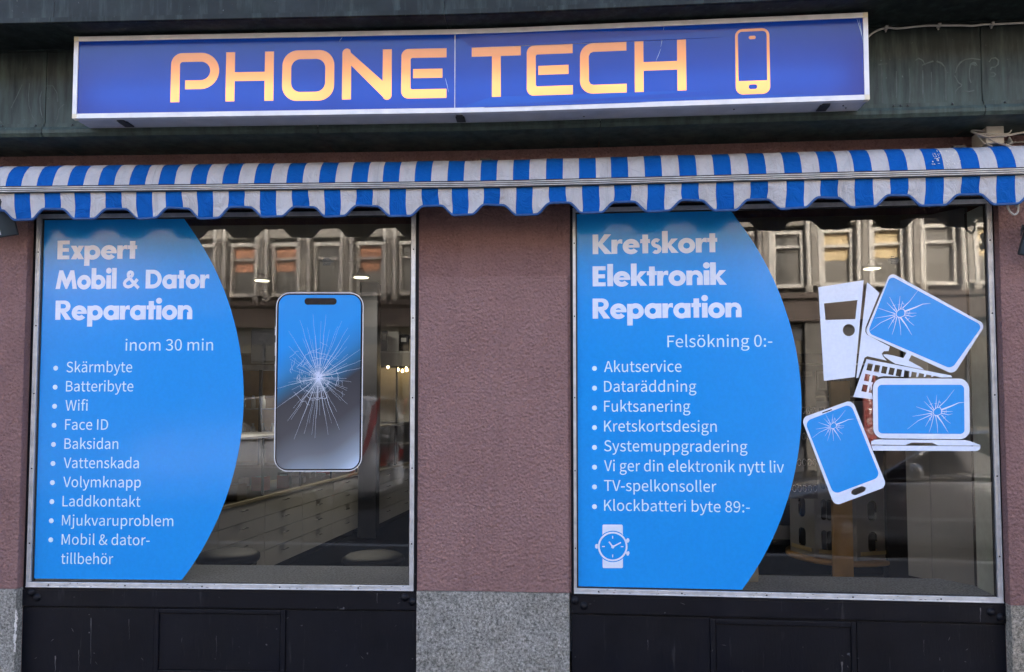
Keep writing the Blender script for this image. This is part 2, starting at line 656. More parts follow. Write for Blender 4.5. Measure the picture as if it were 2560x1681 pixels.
# ------------------------------------------------------------------ ground and street
ROAD_Z = -.13
structure(MB().wbox(-200, 200, -200, 200, -.4, ROAD_Z - .004).build('ground', 'asphalt', loc=(0, 0, 0)))
structure(MB().wbox(-60, 60, -8.4, -.42, ROAD_Z - .003, ROAD_Z).build('road', 'asphalt', loc=(0, -4, 0)))
structure(MB().wbox(-60, 60, -.27, 14, -.3, 0).build('pavement', 'paving', loc=(0, 2, 0)))
structure(MB().wbox(-60, 60, -.42, -.272, -.3, -.004).build('kerb', 'kerb_stone', loc=(0, -.3, 0)))
structure(MB().wbox(-60, 60, -60, -8.552, -.3, 0).build('pavement', 'paving', loc=(0, -10, 0)))
structure(MB().wbox(-60, 60, -8.55, -8.402, -.3, -.004).build('kerb', 'kerb_stone', loc=(0, -8.5, 0)))

# ------------------------------------------------------------------ the shop building
BR = thing('shop_building', 'plum plastered shop building with granite plinth and green copper cornice', 'building', (0, 4, 0))


def avg(*v): return sum(v) / len(v)


# window openings (u, z), read off the aluminium frames
L_OUT = avg(hu(73, 1440), hu(95, 560)); L_IN = avg(hu(85, 1440), hu(105.5, 560)); L_BLK = avg(hu(63, 1440), hu(84, 600))
LR_IN = avg(hu(1022, 1440), hu(1031.5, 720)); LR_OUT = avg(hu(1034, 1440), hu(1041, 720)); LR_BLK = avg(hu(1043, 1450), hu(1047, 900))
R_BLK = avg(hu(1425, 1450), hu(1428, 620)); R_OUT = avg(hu(1434, 1450), hu(1433, 620)); R_IN = avg(hu(1441.5, 1450), hu(1439.5, 620))
RR_IN = avg(hu(2485, 1400), hu(2467.6, 600)); RR_OUT = avg(hu(2499.5, 1400), hu(2479, 600)); RR_BLK = avg(hu(2508, 1400), hu(2488, 600))
ZT_O, ZT_I = avg(hz(110, 537), hz(2445, 501)), avg(hz(110, 546), hz(2445, 513))
ZB_I, ZB_O = avg(hz(85, 1450.5), hz(2480, 1494), hz(1441, 1471)), avg(hz(80, 1462), hz(2485, 1507), hz(1440, 1485))
Z_LIP = ZB_O - .012
Z_PL = avg(hz(1240, 1483, .02), hz(30, 1467, .06), hz(2540, 1520, .06))
L_PIL = avg(hu(47, 1400, .06), hu(66, 620, .06)); R_PIL = avg(hu(2523, 1400, .06), hu(2499, 620, .06))
Z_BAND = avg(hz(65, 1511), hz(1035, 1523), hz(1426, 1537), hz(2511, 1563))
FO = .23                                                 # the copper fascia stands out from the plaster
Z_FAS = avg(hz(0, 352, FO + .06), hz(1280, 318, FO + .06), hz(2560, 290, FO + .06))
print('DIM', [round(x, 3) for x in (L_BLK, L_OUT, L_IN, LR_IN, LR_OUT, LR_BLK, R_BLK, R_OUT, R_IN, RR_IN, RR_OUT, RR_BLK, ZT_O, ZT_I, ZB_I, ZB_O, Z_PL, Z_BAND, Z_FAS, L_PIL, R_PIL)])

m = MB()
m.fbox(-6.5, 6.5, -.35, 0, ZT_O + .015, 14.0)
m.build('wall', 'roughcast_plaster', BR)
MB().wbox(-6.6, 6.6, 3.2, 15, 14.0, 14.2).build('roof', 'dark_metal', BR)


def rough_face(mb, u0, u1, z0, z1, d, step, amp, seed):
    """subdivided face with a hand-trowelled unevenness"""
    rnd = random.Random(seed)
    nu, nz = max(1, int((u1 - u0) / step)), max(1, int((z1 - z0) / step))
    ph = [(rnd.uniform(2, 14), rnd.uniform(2, 14), rnd.uniform(0, 6)) for _ in range(7)]
    vs, fs = [], []
    for j in range(nz + 1):
        for i in range(nu + 1):
            u, z = u0 + (u1 - u0) * i / nu, z0 + (z1 - z0) * j / nz
            e = 0 if i in (0, nu) or j in (0, nz) else amp * sum(math.sin(a * u + b * z + c) for a, b, c in ph) / 7
            vs.append(W(u, d + e, z))
    for j in range(nz):
        for i in range(nu):
            a = j * (nu + 1) + i
            fs.append([a, a + 1, a + nu + 2, a + nu + 1])
    mb.add(vs, fs, 0, True)


def pillar(u0, u1, d, mat):
    m = MB()
    m.fbox(u0, u1, -.35, d - .001, Z_PL + .002, ZT_O + .014)
    rough_face(m, u0, u1, Z_PL + .002, ZT_O + .014, d, .05, .004, int(u0 * 100))
    return m.build('pillar', mat, BR)


pillar(-6.5, L_PIL, .06, 'roughcast_plaster')
pillar(R_PIL, 6.5, .06, 'roughcast_plaster')
pillar(LR_BLK, R_BLK, .008, 'roughcast_plaster')
# narrow set-back strips between the outer pillars and the window frames
m = MB(); m.fbox(L_PIL, L_BLK - .002, -.35, .012, Z_PL - .5, ZT_O + .014); m.build('pillar_return', 'roughcast_plaster', BR)
m = MB(); m.fbox(RR_BLK + .002, R_PIL, -.35, .012, Z_PL - .5, ZT_O + .014); m.build('pillar_return', 'roughcast_plaster', BR)
# repainted field on the middle pillar: a slightly thicker coat with a straight upper edge
zt = avg(hz(1050, 690, .014), hz(1420, 692, .014))
m = MB(); rough_face(m, LR_BLK + .002, R_BLK - .012, Z_PL + .003, zt, .015, .04, .003, 77)
m.fbox(LR_BLK + .002, R_BLK - .012, .0, .0135, Z_PL + .003, zt)
m.build('repainted_field', 'repainted_plaster', BR)
for u0, u1, d, mt in ((-6.5, L_PIL, .065, 'granite'), (LR_BLK, R_BLK - .01, .022, 'granite'), (R_PIL, 6.5, .065, 'granite_warm')):
    m = MB(); m.fbox(u0, u1, -.35, d - .001, -.05, Z_PL); rough_face(m, u0, u1, -.05, Z_PL, d, .03, .006, int(u1 * 70))
    m.build('plinth', mt, BR)
# white paint smear on the corner of the left plinth
rnd = random.Random(5)
m = MB()
for i in range(90):
    t = rnd.random()
    u, z = hit(42 - 4 * t + rnd.gauss(0, 1.6) , 1525 + 105 * t, .07)
    r = rnd.uniform(.002, .007) * (1.1 - abs(t - .5))
    m.sheet([[(u + r * math.cos(a) * rnd.uniform(.6, 1.2), z + r * 1.6 * math.sin(a)) for a in [k * 1.05 for k in range(6)]]], .0725 + .00003 * i)
m.build('paint_smear', 'white_packet', BR)


# ---- display windows
def strip_noise(u0, u1, z0, z1): pass


def display_window(a_blk, a_out, a_in, b_in, b_out, b_blk, glass, seed, screw_y):
    rnd = random.Random(seed)
    m = MB()                                             # black timber surround
    m.fbox(a_blk, a_out - .001, -.08, .012, Z_LIP, ZT_O + .014)
    m.fbox(b_out + .001, b_blk, -.08, .012, Z_LIP, ZT_O + .014)
    m.fbox(a_out - .001, b_out + .001, -.08, .012, ZT_O + .001, ZT_O + .014)
    m.fbox(a_out - .001, b_out + .001, -.08, .02, Z_LIP, ZB_O - .001)
    win = m.build('display_window', 'black_paint', BR)
    m = MB()
    m.fbox(a_out, a_in, -.012, .016, ZB_I, ZT_I); m.fbox(b_in, b_out, -.012, .016, ZB_I, ZT_I)
    m.fbox(a_out, b_out, -.012, .0165, ZT_I, ZT_O); m.fbox(a_out, b_out, -.012, .019, ZB_O, ZB_I)
    # raised ribs of the profile
    for a, b in ((a_out, a_out + .005), (a_in - .004, a_in), (b_in, b_in + .004), (b_out - .005, b_out)):
        m.fbox(a, b, .0, .0195, ZB_I, ZT_I)
    m.fbox(a_out, b_out, .0, .0235, ZB_O, ZB_O + .006)
    m.build('frame', 'weathered_aluminium', win, bevel=.0015)
    m = MB()                                             # black rubber gasket
    g = .0075
    m.fbox(a_in, a_in + g, -.01, .006, ZB_I, ZT_I); m.fbox(b_in - g * .7, b_in, -.01, .006, ZB_I, ZT_I)
    m.fbox(a_in + g, b_in - g, -.01, .006, ZT_I - g, ZT_I); m.fbox(a_in + g, b_in - g, -.01, .005, ZB_I, ZB_I + g * .5)
    m.build('gasket', 'rubber_black', win)
    for k in range(5):
        for uu in (avg(a_out, a_in), avg(b_out, b_in)):
            z = ZB_I + (ZT_I - ZB_I) * (k + .55) / 5 + rnd.uniform(-.02, .02)
            c = W(uu, .0165, z)
            MB().lathe(c, [(.0042, -.001), (.004, .002), (.002, .0032)], n=10, axis='Y').build('screw', 'dark_metal', win)
        uu = a_out + (b_out - a_out) * (k + .3) / 5
        MB().lathe(W(uu, .019, avg(ZB_I, ZB_O)), [(.0045, -.001), (.004, .002), (.002, .0032)], n=10, axis='Y').build('screw', 'dark_metal', win)
    # grime gathered along the lower rail
    m = MB()
    for k in range(30):
        u = rnd.uniform(a_out + .03, b_out - .05); l = rnd.uniform(.003, .016)
        z = ZB_O + rnd.choice((.007, .009, ZB_I - ZB_O - .003))
        m.sheet([[(u, z - .001), (u + l * .5, z - .002), (u + l, z), (u + l * .6, z + .0016), (u + l * .2, z + .002)]], .0198 + k * .00003)
    m.build('grime', 'rail_grime', win)['kind'] = 'stuff'
    m = MB()
    n = 24 if False else 1
    m.add([W(a_in - .003, 0, ZB_I - .003), W(b_in + .003, 0, ZB_I - .003), W(b_in + .003, 0, ZT_I + .003), W(a_in - .003, 0, ZT_I + .003)], [[0, 1, 2, 3]])
    m.build('pane', glass, win)
    return win


display_window(L_BLK, L_OUT, L_IN, LR_IN, LR_OUT, LR_BLK - .001, 'window_glass', 3, 0)
display_window(R_BLK + .001, R_OUT, R_IN, RR_IN, RR_OUT, RR_BLK, 'old_window_glass', 4, 0)


# ---- black panelling under the windows
def panelling(a, b, hatch_px, bolts_px, seed, drips=()):
    rnd = random.Random(seed)
    m = MB()
    m.fbox(a, b, -.1, .002, -.05, Z_BAND)
    p = m.build('stall_riser', 'black_paint', BR)
    m = MB(); m.fbox(a, b, -.1, .017, Z_BAND + .004, Z_LIP - .001); m.build('rail', 'black_paint', p, bevel=.003)
    x0, x1, xi0, xi1, yt, yti = hatch_px
    h0, h1, i0, i1 = hu(x0, 1640, .02), hu(x1, 1640, .02), hu(xi0, 1640, .02), hu(xi1, 1640, .02)
    zt, zi = hz((x0 + x1) / 2, yt, .012), hz((x0 + x1) / 2, yti, .02)
    zb = hz((x0 + x1) / 2, 1678 + (0 if x0 < 1000 else 25), .02)
    for u0, u1 in ((a, h0 - .002), (h1 + .002, b)):
        m = MB(); m.fbox(u0 + .003, u1, -.05, .009, -.04, Z_BAND - .005)
        s = m.build('sheet_panel', 'black_paint', p, bevel=.002)
        k = 0
        q = MB()
        while u0 + .03 + k * .14 < u1 - .02:
            q.lathe(W(u0 + .03 + k * .14, .009, Z_BAND - .014), [(.004, -.001), (.0035, .0015)], n=8, axis='Y'); k += 1
        q.build('nails', 'black_paint', s)['kind'] = 'stuff'
    m = MB()                                             # hatch: frame proud of the panelling, leaf set back
    m.fbox(h0, i0, -.05, .014, -.04, zt); m.fbox(i1, h1, -.05, .014, -.04, zt)
    m.fbox(i0, i1, -.05, .014, zi + .003, zt); m.fbox(i0, i1, -.05, .014, -.04, zb - .003)
    h = m.build('hatch', 'black_paint', p, bevel=.003)
    m = MB(); m.fbox(i0 + .004, i1 - .004, -.05, .0065, zb, zi); m.build('leaf', 'black_paint', h, bevel=.002)
    for px, py in bolts_px:
        u, z = hit(px, py, .018)
        m = MB(); m.lathe(W(u, .0165, z), [(.021, 0), (.0205, .003), (.0165, .0045), (.015, .009), (.011, .0135), (.005, .0155)], n=20, axis='Y')
        m.build('bolt', 'black_paint', p)
    # chips and scratches in the paint
    m = MB()
    for k in range(20):
        u, z = rnd.uniform(a + .03, b - .03), rnd.uniform(.2, Z_LIP - .01)
        d = .0178 if z > Z_BAND + .012 else .0144
        an, l, w = rnd.uniform(-.9, .9) + (1.5 if rnd.random() < .4 else 0), rnd.uniform(.004, .03), rnd.uniform(.0006, .0018)
        if abs(z - Z_BAND) < .02: continue
        q = [(-l / 2, 0), (0, -w), (l / 2, 0), (l * .1, w)]
        m.sheet([[(u + x * math.cos(an) - y * math.sin(an), z + x * math.sin(an) + y * math.cos(an)) for x, y in q]], d + k * .00003)
    m.build('scratches', 'worn_chip', p)['kind'] = 'stuff'
    for n_, (px, y0, y1, w) in enumerate(drips):            # dried runs of dirty water and paint
        m = MB()
        d = .0178 if y1 < 1560 and (y0 < 1530) else .0145
        q = [hit(px + rnd.uniform(-1, 1) * .8, y0 + (y1 - y0) * t / 7, d) for t in range(8)]
        m.sheet([stroke(q, [w * .0021, w * .0026, w * .0012, w * .001, w * .0008, w * .0009, w * .0006, w * .0008])], d)
        m.build('dried_drip', 'worn_chip', p)


panelling(L_BLK, LR_BLK, (382, 711, 393, 699, 1524, 1537), ((77, 1482), (93, 1494), (1012, 1494), (1031, 1505)), 21, ((227, 1545, 1660, 1.5), (197, 1625, 1678, 1.2), (138, 1640, 1679, 3), (323, 1548, 1600, .8), (943, 1483, 1508, 1.4), (541, 1590, 1640, .7)))
panelling(R_BLK, RR_BLK, (1777, 2143, 1790, 2131, 1552, 1567), ((1438, 1502), (1460, 1515), (2478, 1531), (2501, 1544)), 22, ((2451, 1520, 1556, 2.2), (2105, 1655, 1690, 4), (1620, 1600, 1625, 1), (2310, 1600, 1640, .7)))

# ---- copper fascia, its mouldings and the cornice
Z_FT = avg(hz(0, 125, FO + .05), hz(2560, 62, FO + .05))
m = MB(); m.fbox(-6.4, 6.4, 0, FO + .042, Z_FAS + .03, 3.9)
fas = m.build('fascia', 'dark_metal', BR)
seams = [-6.4, -4.4, hu(116, 200, FO + .05), hu(800, 200, FO + .05), hu(1500, 200, FO + .05), hu(2455, 230, FO + .05), 4.4, 6.4]
for a, b in zip(seams, seams[1:]):
    m = MB()
    m.fbox(a + .0015, b - .0015, FO + .04, FO + .05, Z_FAS + .075, Z_FT)
    m.fbox(a + .0015, b - .0015, FO + .04, FO + .058, Z_FT + .002, Z_FT + .022)
    m.fbox(a + .0015, b - .0015, FO + .04, FO + .052, Z_FT + .024, 3.9)
    m.build('copper_sheet', 'patinated_copper', fas, bevel=.001)
    prof = [(FO + a_, b_) for a_, b_ in [(-FO, Z_FAS), (.03, Z_FAS), (.066, Z_FAS + .002), (.076, Z_FAS + .018), (.077, Z_FAS + .034), (.07, Z_FAS + .05), (.058, Z_FAS + .053), (.058, Z_FAS + .073), (.03, Z_FAS + .0735)]]
    m = MB()
    us = [a + .002 + (b - a - .004) * i / 12 for i in range(13)]
    vs = [W(u, d, z) for u in us for d, z in prof]
    n = len(prof)
    m.add(vs, [[i * n + k, (i + 1) * n + k, (i + 1) * n + k + 1, i * n + k + 1] for i in range(12) for k in range(n - 1)])
    m.build('moulding', 'patinated_copper', fas)
for px, py in ((5, 331), (88, 331), (180, 329), (2235, 281), (2252, 278), (2270, 277), (2382, 274), (2513, 270)):
    u, z = hit(px, py, FO + .06)
    m = MB(); m.lathe(W(u, FO + .0575, Z_FAS + .063), [(.005, -.001), (.0045, .003), (.002, .0045)], n=10, axis='Y')
    m.build('rivet', 'dark_metal', fas)
CD = FO + .34
ZC = avg(hz(0, 63, CD), hz(800, 41, CD))
prof = [(.02, ZC + .012), (CD - .01, ZC), (CD, ZC + .004), (CD, ZC + .026), (CD - .01, ZC + .03), (CD - .023, ZC + .031), (CD - .025, ZC + .5), (.0, ZC + .52)]
for a, b in zip([-6.4, -4.3, hu(127, 30, CD), hu(1110, 10, CD), hu(2080, 4, CD), 4.4], [-4.3, hu(127, 30, CD), hu(1110, 10, CD), hu(2080, 4, CD), 4.4, 6.4]):
    m = MB()
    us = [a + .001 + (b - a - .002) * i / 16 for i in range(17)]
    n = len(prof)
    m.add([W(u, d, z) for u in us for d, z in prof], [[i * n + k, (i + 1) * n + k, (i + 1) * n + k + 1, i * n + k + 1] for i in range(16) for k in range(n - 1)]
          + [list(range(n)), [16 * n + k for k in range(n)][::-1]])
    m.build('cornice', 'patinated_copper', BR)

# ---- ghost of older lettering on the copper: light outlines left by removed letters
def ghost(m, pts, w=5.0, d=FO + .0506):
    q = [hit(x, y, d) for x, y in pts]
    rnd = random.Random(len(pts) + int(pts[0][0]))
    m.sheet([stroke(q, [w / 500 * rnd.uniform(.3, .8) for _ in q])], d + .00005 * rnd.randint(0, 9))


def gp(pts): return [(2100 + x / 4.885, y / 4.885) for x, y in pts]


STROKES = {
    'i': [[(505, 800), (512, 900), (505, 1000), (515, 1100), (520, 1260)], [(690, 870), (688, 960), (692, 1050), (688, 1200)], [(470, 792), (520, 785), (575, 780)]],
    'n': [[(850, 840), (853, 960), (856, 1100), (850, 1260)], [(1010, 860), (1012, 960), (1010, 1080), (1014, 1200)], [(1000, 800), (1060, 775), (1140, 748)],
          [(1180, 750), (1240, 775), (1280, 820), (1292, 880), (1293, 1000), (1290, 1100), (1297, 1230)], [(1115, 880), (1118, 1000), (1118, 1120)], [(920, 740), (960, 715), (1010, 740), (1040, 800)]],
    'g': [[(1410, 890), (1430, 820), (1470, 765), (1530, 728), (1610, 716), (1720, 732)], [(1400, 925), (1425, 970), (1445, 1010), (1490, 1040)], [(1490, 1045), (1440, 1080), (1410, 1120), (1408, 1150)],
          [(1625, 765), (1595, 790), (1580, 860), (1580, 960), (1600, 1015), (1640, 1030), (1680, 990), (1690, 900), (1675, 810), (1650, 770), (1625, 765)],
          [(1820, 760), (1850, 715), (1900, 708), (1935, 740), (1930, 790), (1895, 820), (1850, 825), (1835, 860)], [(1840, 890), (1880, 890), (1900, 910), (1880, 935), (1840, 935)], [(1500, 1115), (1580, 1120), (1640, 1105)]]}
for ch, ps in STROKES.items():
    m = MB()
    for p in ps: ghost(m, gp(p))
    m.build('ghost_letter', 'patina_light', fas)['kind'] = 'stuff'
m = MB()
for p in ([(340, 740), (325, 800), (330, 900), (345, 960)], [(360, 730), (380, 700), (430, 700), (465, 760), (470, 830)], [(240, 680), (232, 780), (235, 860), (260, 940), (300, 1010), (345, 1030)],
          [(440, 1020), (470, 960), (480, 890), (520, 850)], [(180, 690), (140, 780), (90, 880)], [(20, 1010), (0, 985)]):
    ghost(m, [(x / 3.255, y / 3.255) for x, y in p], 4.0)
m.build('ghost_letter', 'patina_light', fas)['kind'] = 'stuff'

# ------------------------------------------------------------------ light-box sign
SD = FO + .22
s_tl, s_tr = hit(183, 95.7, SD), hit(2168, 36, SD)
s_bl, s_br = hit(186, 297, SD), hit(2172, 247, SD)
SU0, SU1 = avg(s_tl[0], s_bl[0]), avg(s_tr[0], s_br[0])
SZ1, SZ0 = avg(s_tl[1], s_tr[1], hz(1280, 65.6, SD)), avg(s_bl[1], s_br[1], hz(1280, 276, SD))
print('SIGN', SU0, SU1, SZ0, SZ1)
SIGN = thing('lightbox_sign', 'long blue backlit shop sign with orange lettering PHONE TECH under the cornice', 'sign', W(0, FO + .14, SZ0))
fw, ft = .0205, .0185
m = MB()
T = .004
m.fbox(SU0, SU1, FO + .056, SD - .03, SZ0, SZ0 + T, n=40); m.fbox(SU0, SU1, FO + .056, SD - .03, SZ1 - T, SZ1, n=40)
m.fbox(SU0, SU0 + T, FO + .056, SD - .03, SZ0 + T, SZ1 - T); m.fbox(SU1 - T, SU1, FO + .056, SD - .03, SZ0 + T, SZ1 - T)
m.fbox(SU0 + T, SU1 - T, FO + .056, FO + .060, SZ0 + T, SZ1 - T, n=40)
m.build('case', 'sign_case_metal', SIGN)
m = MB()
m.fbox(SU0 + ft, SU1 - ft, SD - .03, SD, SZ0 - .003, SZ0 + fw, n=40); m.fbox(SU0 + ft, SU1 - ft, SD - .03, SD, SZ1 - fw, SZ1 + .003, n=40)
m.fbox(SU0 - .003, SU0 + ft, SD - .03, SD + .001, SZ0 + fw, SZ1 - fw); m.fbox(SU1 - ft, SU1 + .003, SD - .03, SD + .001, SZ0 + fw, SZ1 - fw)
m.build('frame', 'sign_frame', SIGN)
for u in (SU0 - .003, SU1 - ft):
    for z in (SZ0 - .003, SZ1 - fw + .001):
        m = MB(); m.fbox(u, u + ft + .003, SD - .03, SD + .0015, z, z + fw + .002); m.build('corner_cap', 'corner_plastic', SIGN)
for px, py in ((308, 312), (1150, 301), (2062, 271)):
    u = hu(px, py, FO + .16)
    m = MB(); m.fbox(u - .022, u + .022, FO + .10, FO + .165, SZ0 - .006, SZ0 - .0005); m.fbox(u - .016, u + .016, FO + .165, FO + .19, SZ0 - .008, SZ0 - .0005)
    m.build('drain_cover', 'rubber_black', SIGN)
for k, (px, py) in enumerate(((2108, 270), (2120, 258), (1835, 276), (1460, 287))):
    m = MB(); m.lathe(W(hu(px, py, FO + .15), FO + .15 - .03 * (k % 2), SZ0 - .003), [(.004, 0), (.004, .003)], n=8); m.build('rivet', 'dark_metal', SIGN)
# lamps inside the box
for z in (SZ0 + .105,):
    for k in range(3):
        a = SU0 + .06 + (SU1 - SU0 - .1) * k / 3
        b = a + (SU1 - SU0 - .1) / 3 - .04
        MB().tube([W(a + (b - a) * i / 8, FO + .125, z) for i in range(9)], .013).build('fluorescent_tube', 'fluorescent_tube', SIGN)

# faces: outline loops for letters in (u, z)
ZL1 = avg(hz(490, 133.5, SD), hz(1704, 97, SD), hz(620, 129, SD)); ZL0 = avg(hz(437, 254.8, SD), hz(1704, 226, SD), hz(600, 252.6, SD), hz(1240, 242, SD))
HL = ZL1 - ZL0


def U(px, py=180): return hu(px, py, SD)


def LX(x0, x1):
    a, b = U(x0), U(x1)
    s = 22.3 / (x1 - x0) * (b - a)
    return a, b, s


letters, islands = [], []                     # letters: [outline, holes...]; islands: blue pieces inside the letters


def add_letter(loops, isl=()):
    letters.append(loops); islands.extend(isl)


a, b, s = LX(426.4, 547); r = HL * .37
pc = (ZL1 - r)
P = [(a, ZL0), (a + s, ZL0), (a + s, ZL1 - s - .014)] + [(a + s + .014 + .014 * math.cos(R(t)), ZL1 - s - .014 + .014 * math.sin(R(t))) for t in (160, 140, 120, 100, 90)]
P += [(b - r + (r - s) * math.cos(R(t)), pc + (r - s) * math.sin(R(t))) for t in range(90, -91, -12)]
P += [(a + s * 1.62, pc - r + s), (a + s * 1.62, pc - r)]
P += [(b - r + r * math.cos(R(t)), pc + r * math.sin(R(t))) for t in range(-90, 91, 12)]
P += arc(a + .055, ZL1 - .055, .055, 90, 180, 8)
add_letter([P])


def letter_H(x0, x1):
    a, b, s = LX(x0, x1)
    zc = ZL0 + HL * .5
    add_letter([[(a, ZL0), (a + s, ZL0), (a + s, zc - s / 2), (b - s, zc - s / 2), (b - s, ZL0), (b, ZL0), (b, ZL1), (b - s, ZL1), (b - s, zc + s / 2), (a + s, zc + s / 2), (a + s, ZL1), (a, ZL1)]])


letter_H(563.9, 683.5)
a, b, s = LX(705, 835)
outer = rrect(a, ZL0 - .003, b, ZL1 + .003, .075, 10); inner = rrect(a + s, ZL0 - .003 + s, b - s, ZL1 + .003 - s, .045, 8)
add_letter([outer, inner], [[inner]])
a, b, s = LX(855, 978.7)
dg = s * 1.35
N_ = [(a, ZL0), (a + s, ZL0), (a + s, ZL1 - .076), (b - s * .95, ZL0 + .016 - .006)] + arc(b - s / 2, ZL0 + .022 - .005, s / 2, 220, 360, 7)
N_ += [(b, ZL1), (b - s, ZL1), (b - s, ZL0 + .088)] + [(a + s * .93, ZL1 - .012)] + arc(a + s / 2, ZL1 - .018 + .004, s / 2, 40, 180, 7)
add_letter([N_])


def letter_E(x0, x1):
    a, b, s = LX(x0, x1)
    s *= 1.03
    r = .035
    add_letter([arc(a + r, ZL0 + r, r, 180, 270, 7) + [(b, ZL0), (b, ZL0 + s), (a + s + .006, ZL0 + s), (a + s, ZL0 + s + .006), (a + s, ZL1 - s - .006), (a + s + .006, ZL1 - s), (b, ZL1 - s), (b, ZL1)] + arc(a + r, ZL1 - r, r, 90, 180, 7)])
    zc = ZL0 + HL * .5
    add_letter([[(a + s * 1.28, zc - s / 2), (b - s * .45, zc - s / 2), (b - s * .45, zc + s / 2), (a + s * 1.28, zc + s / 2)]])


letter_E(1002.9, 1116)
a, b, s = LX(1179, 1302)
c = avg(a, b) + .001
add_letter([[(c - s / 2, ZL0), (c + s / 2, ZL0), (c + s / 2, ZL1 - s), (b, ZL1 - s), (b, ZL1), (a, ZL1), (a, ZL1 - s), (c - s / 2, ZL1 - s)]])
letter_E(1316.8, 1431.9)
a, b, s = LX(1450, 1566.6)
r = .062
add_letter([arc(a + r, ZL0 + r, r, 180, 270, 9) + [(b, ZL0), (b, ZL0 + s)] + [(a + s + .02, ZL0 + s), (a + s + .006, ZL0 + s + .006), (a + s, ZL0 + s + .02), (a + s, ZL1 - s - .02), (a + s + .006, ZL1 - s - .006), (a + s + .02, ZL1 - s), (b, ZL1 - s), (b, ZL1)] + arc(a + r, ZL1 - r, r, 90, 180, 9)])
letter_H(1587, 1716)
# telephone pictogram
a, b = U(1839, 150), U(1925, 150)
zt, zb = hz(1882, 71, SD), hz(1882, 235, SD)
e = (b - a) * .082
scr = [(a + e, zb + (zt - zb) * .205), (b - e, zb + (zt - zb) * .205)] + arc(b - e - .018, zt - e - .018, .018, 0, 90, 6) + arc(a + e + .018, zt - e - .018, .018, 90, 180, 6)
cx = avg(a, b)
spk = rrect(cx - .0155, zt - .050, cx + .0155, zt - .034, .007, 4)
btn = rrect(cx - .019, zb + .024, cx + .019, zb + .046, .009, 4)
add_letter([rrect(a, zb, b, zt, .034, 8), scr, btn], [[scr, spk], [btn]])
letters.append([spk])

FD = SD - .004
uS = U(1137)
for a, b in ((SU0 + ft - .002, uS - .0015), (uS + .0015, SU1 - ft + .002)):
    z0, z1 = SZ0 + fw - .002, SZ1 - fw + .002
    hol = [l[0] for l in letters if l[0][0][0] > a and l[0][0][0] < b and l[0] is not spk]
    outl = [(a + (b - a) * i / 30, z0) for i in range(31)] + [(a + (b - a) * i / 30, z1) for i in range(30, -1, -1)]
    m = MB(); m.sheet([outl] + hol, FD)
    for isl in islands:
        if a < isl[0][0][0] < b: m.sheet(isl, FD)
    m.build('face_panel', 'blue_acrylic', SIGN)
m = MB(); m.fbox(uS - .0015, uS + .0015, FD - .006, FD + .0005, SZ0 + fw - .002, SZ1 - fw + .002); m.build('panel_joint', 'weathered_aluminium', SIGN)
names = ['lettering'] * len(letters)
names[-1] = names[-2] = 'phone_pictogram'
for l, nme in zip(letters[:-2], names):
    m = MB(); m.sheet(l, FD); m.build(nme, 'orange_acrylic', SIGN)
m = MB(); m.sheet(letters[-2], FD); m.sheet(letters[-1], FD); m.build('phone_pictogram', 'orange_acrylic', SIGN)
# scratches in the acrylic
m = MB()
for p in (((1113, 195), (1121, 230)), ((855, 92), (848, 103)), ((1299, 78), (1301, 103)), ((1652, 122), (1640, 152)), ((2143, 47), (2157, 95)), ((2148, 47), (2159, 110)), ((1449, 82), (1448, 105)), ((1660, 66), (1652, 118))):
    q = [hit(x, y, SD) for x, y in p]
    q.insert(1, ((q[0][0] + q[1][0]) / 2 + .001, (q[0][1] + q[1][1]) / 2))
    m.sheet([stroke(q, [.0005, .0016, .0004])], FD + .0008)
m.build('scratches', 'white_print', SIGN)['kind'] = 'stuff'

# ------------------------------------------------------------------ awning
AD = .25
low = [98, 238, 378, 522, 666, 803, 948, 1096, 1243, 1392, 1542, 1692, 1847, 1997, 2137, 2285]
low = [x / 1.859 for x in low] + [1280 + x / 1.859 for x in (57, 211, 366, 515, 671, 830, 992, 1152, 1320, 1480, 1640, 1805, 1970, 2140, 2303)]
upp = [62, 207, 350, 493, 637, 773, 921, 1070, 1218, 1368, 1520, 1670, 1816, 1965, 2117, 2270]
upp = [x / 1.859 for x in upp] + [1280 + x / 1.859 for x in (42, 197, 351, 501, 658, 819, 980, 1142, 1308, 1473, 1633, 1799, 1968, 2134, 2303)]
lowu = [hu(x, 500, AD) for x in low]
uppu = [hu(x, 460, AD - .01) for x in upp]
step = (lowu[-1] - lowu[0]) / (len(lowu) - 1)
A_END = hu(2650, 500, AD)
Z_BAR1, Z_BAR0 = avg(hz(0, 465, AD), hz(1280, 456, AD), hz(2560, 421, AD)), avg(hz(0, 480, AD), hz(1280, 470, AD), hz(2560, 435, AD))
Z_LOW = avg(hz(52, 548, AD), hz(1243 / 1.859, 541, AD), hz(2370, 512, AD), hz(1310, 538, AD))
Z_HIGH = Z_LOW + .051
AW = thing('striped_awning', 'blue and white striped shop awning with scalloped edge above both windows', 'awning', W(0, .1, Z_LOW))


def stripe_edges(cs, u_lo, u_hi):
    cs = [cs[0] - step * k for k in range(4, 0, -1)] + list(cs) + [cs[-1] + step, cs[-1] + step * 2]
    out = []
    for i, c in enumerate(cs):
        w = .258 * step if 0 else .2585 * step
        out.append((c - w, c + w))
    return out


rnd = random.Random(11)
_wv = [(rnd.uniform(3, 22), rnd.uniform(0, 6), rnd.uniform(.2, 1)) for _ in range(14)]


def wave(u): return sum(c * math.sin(a * u + b) for a, b, c in _wv) / 5


# valance below the bar
vb = stripe_edges(lowu, 0, 0)
ncen = len(vb)


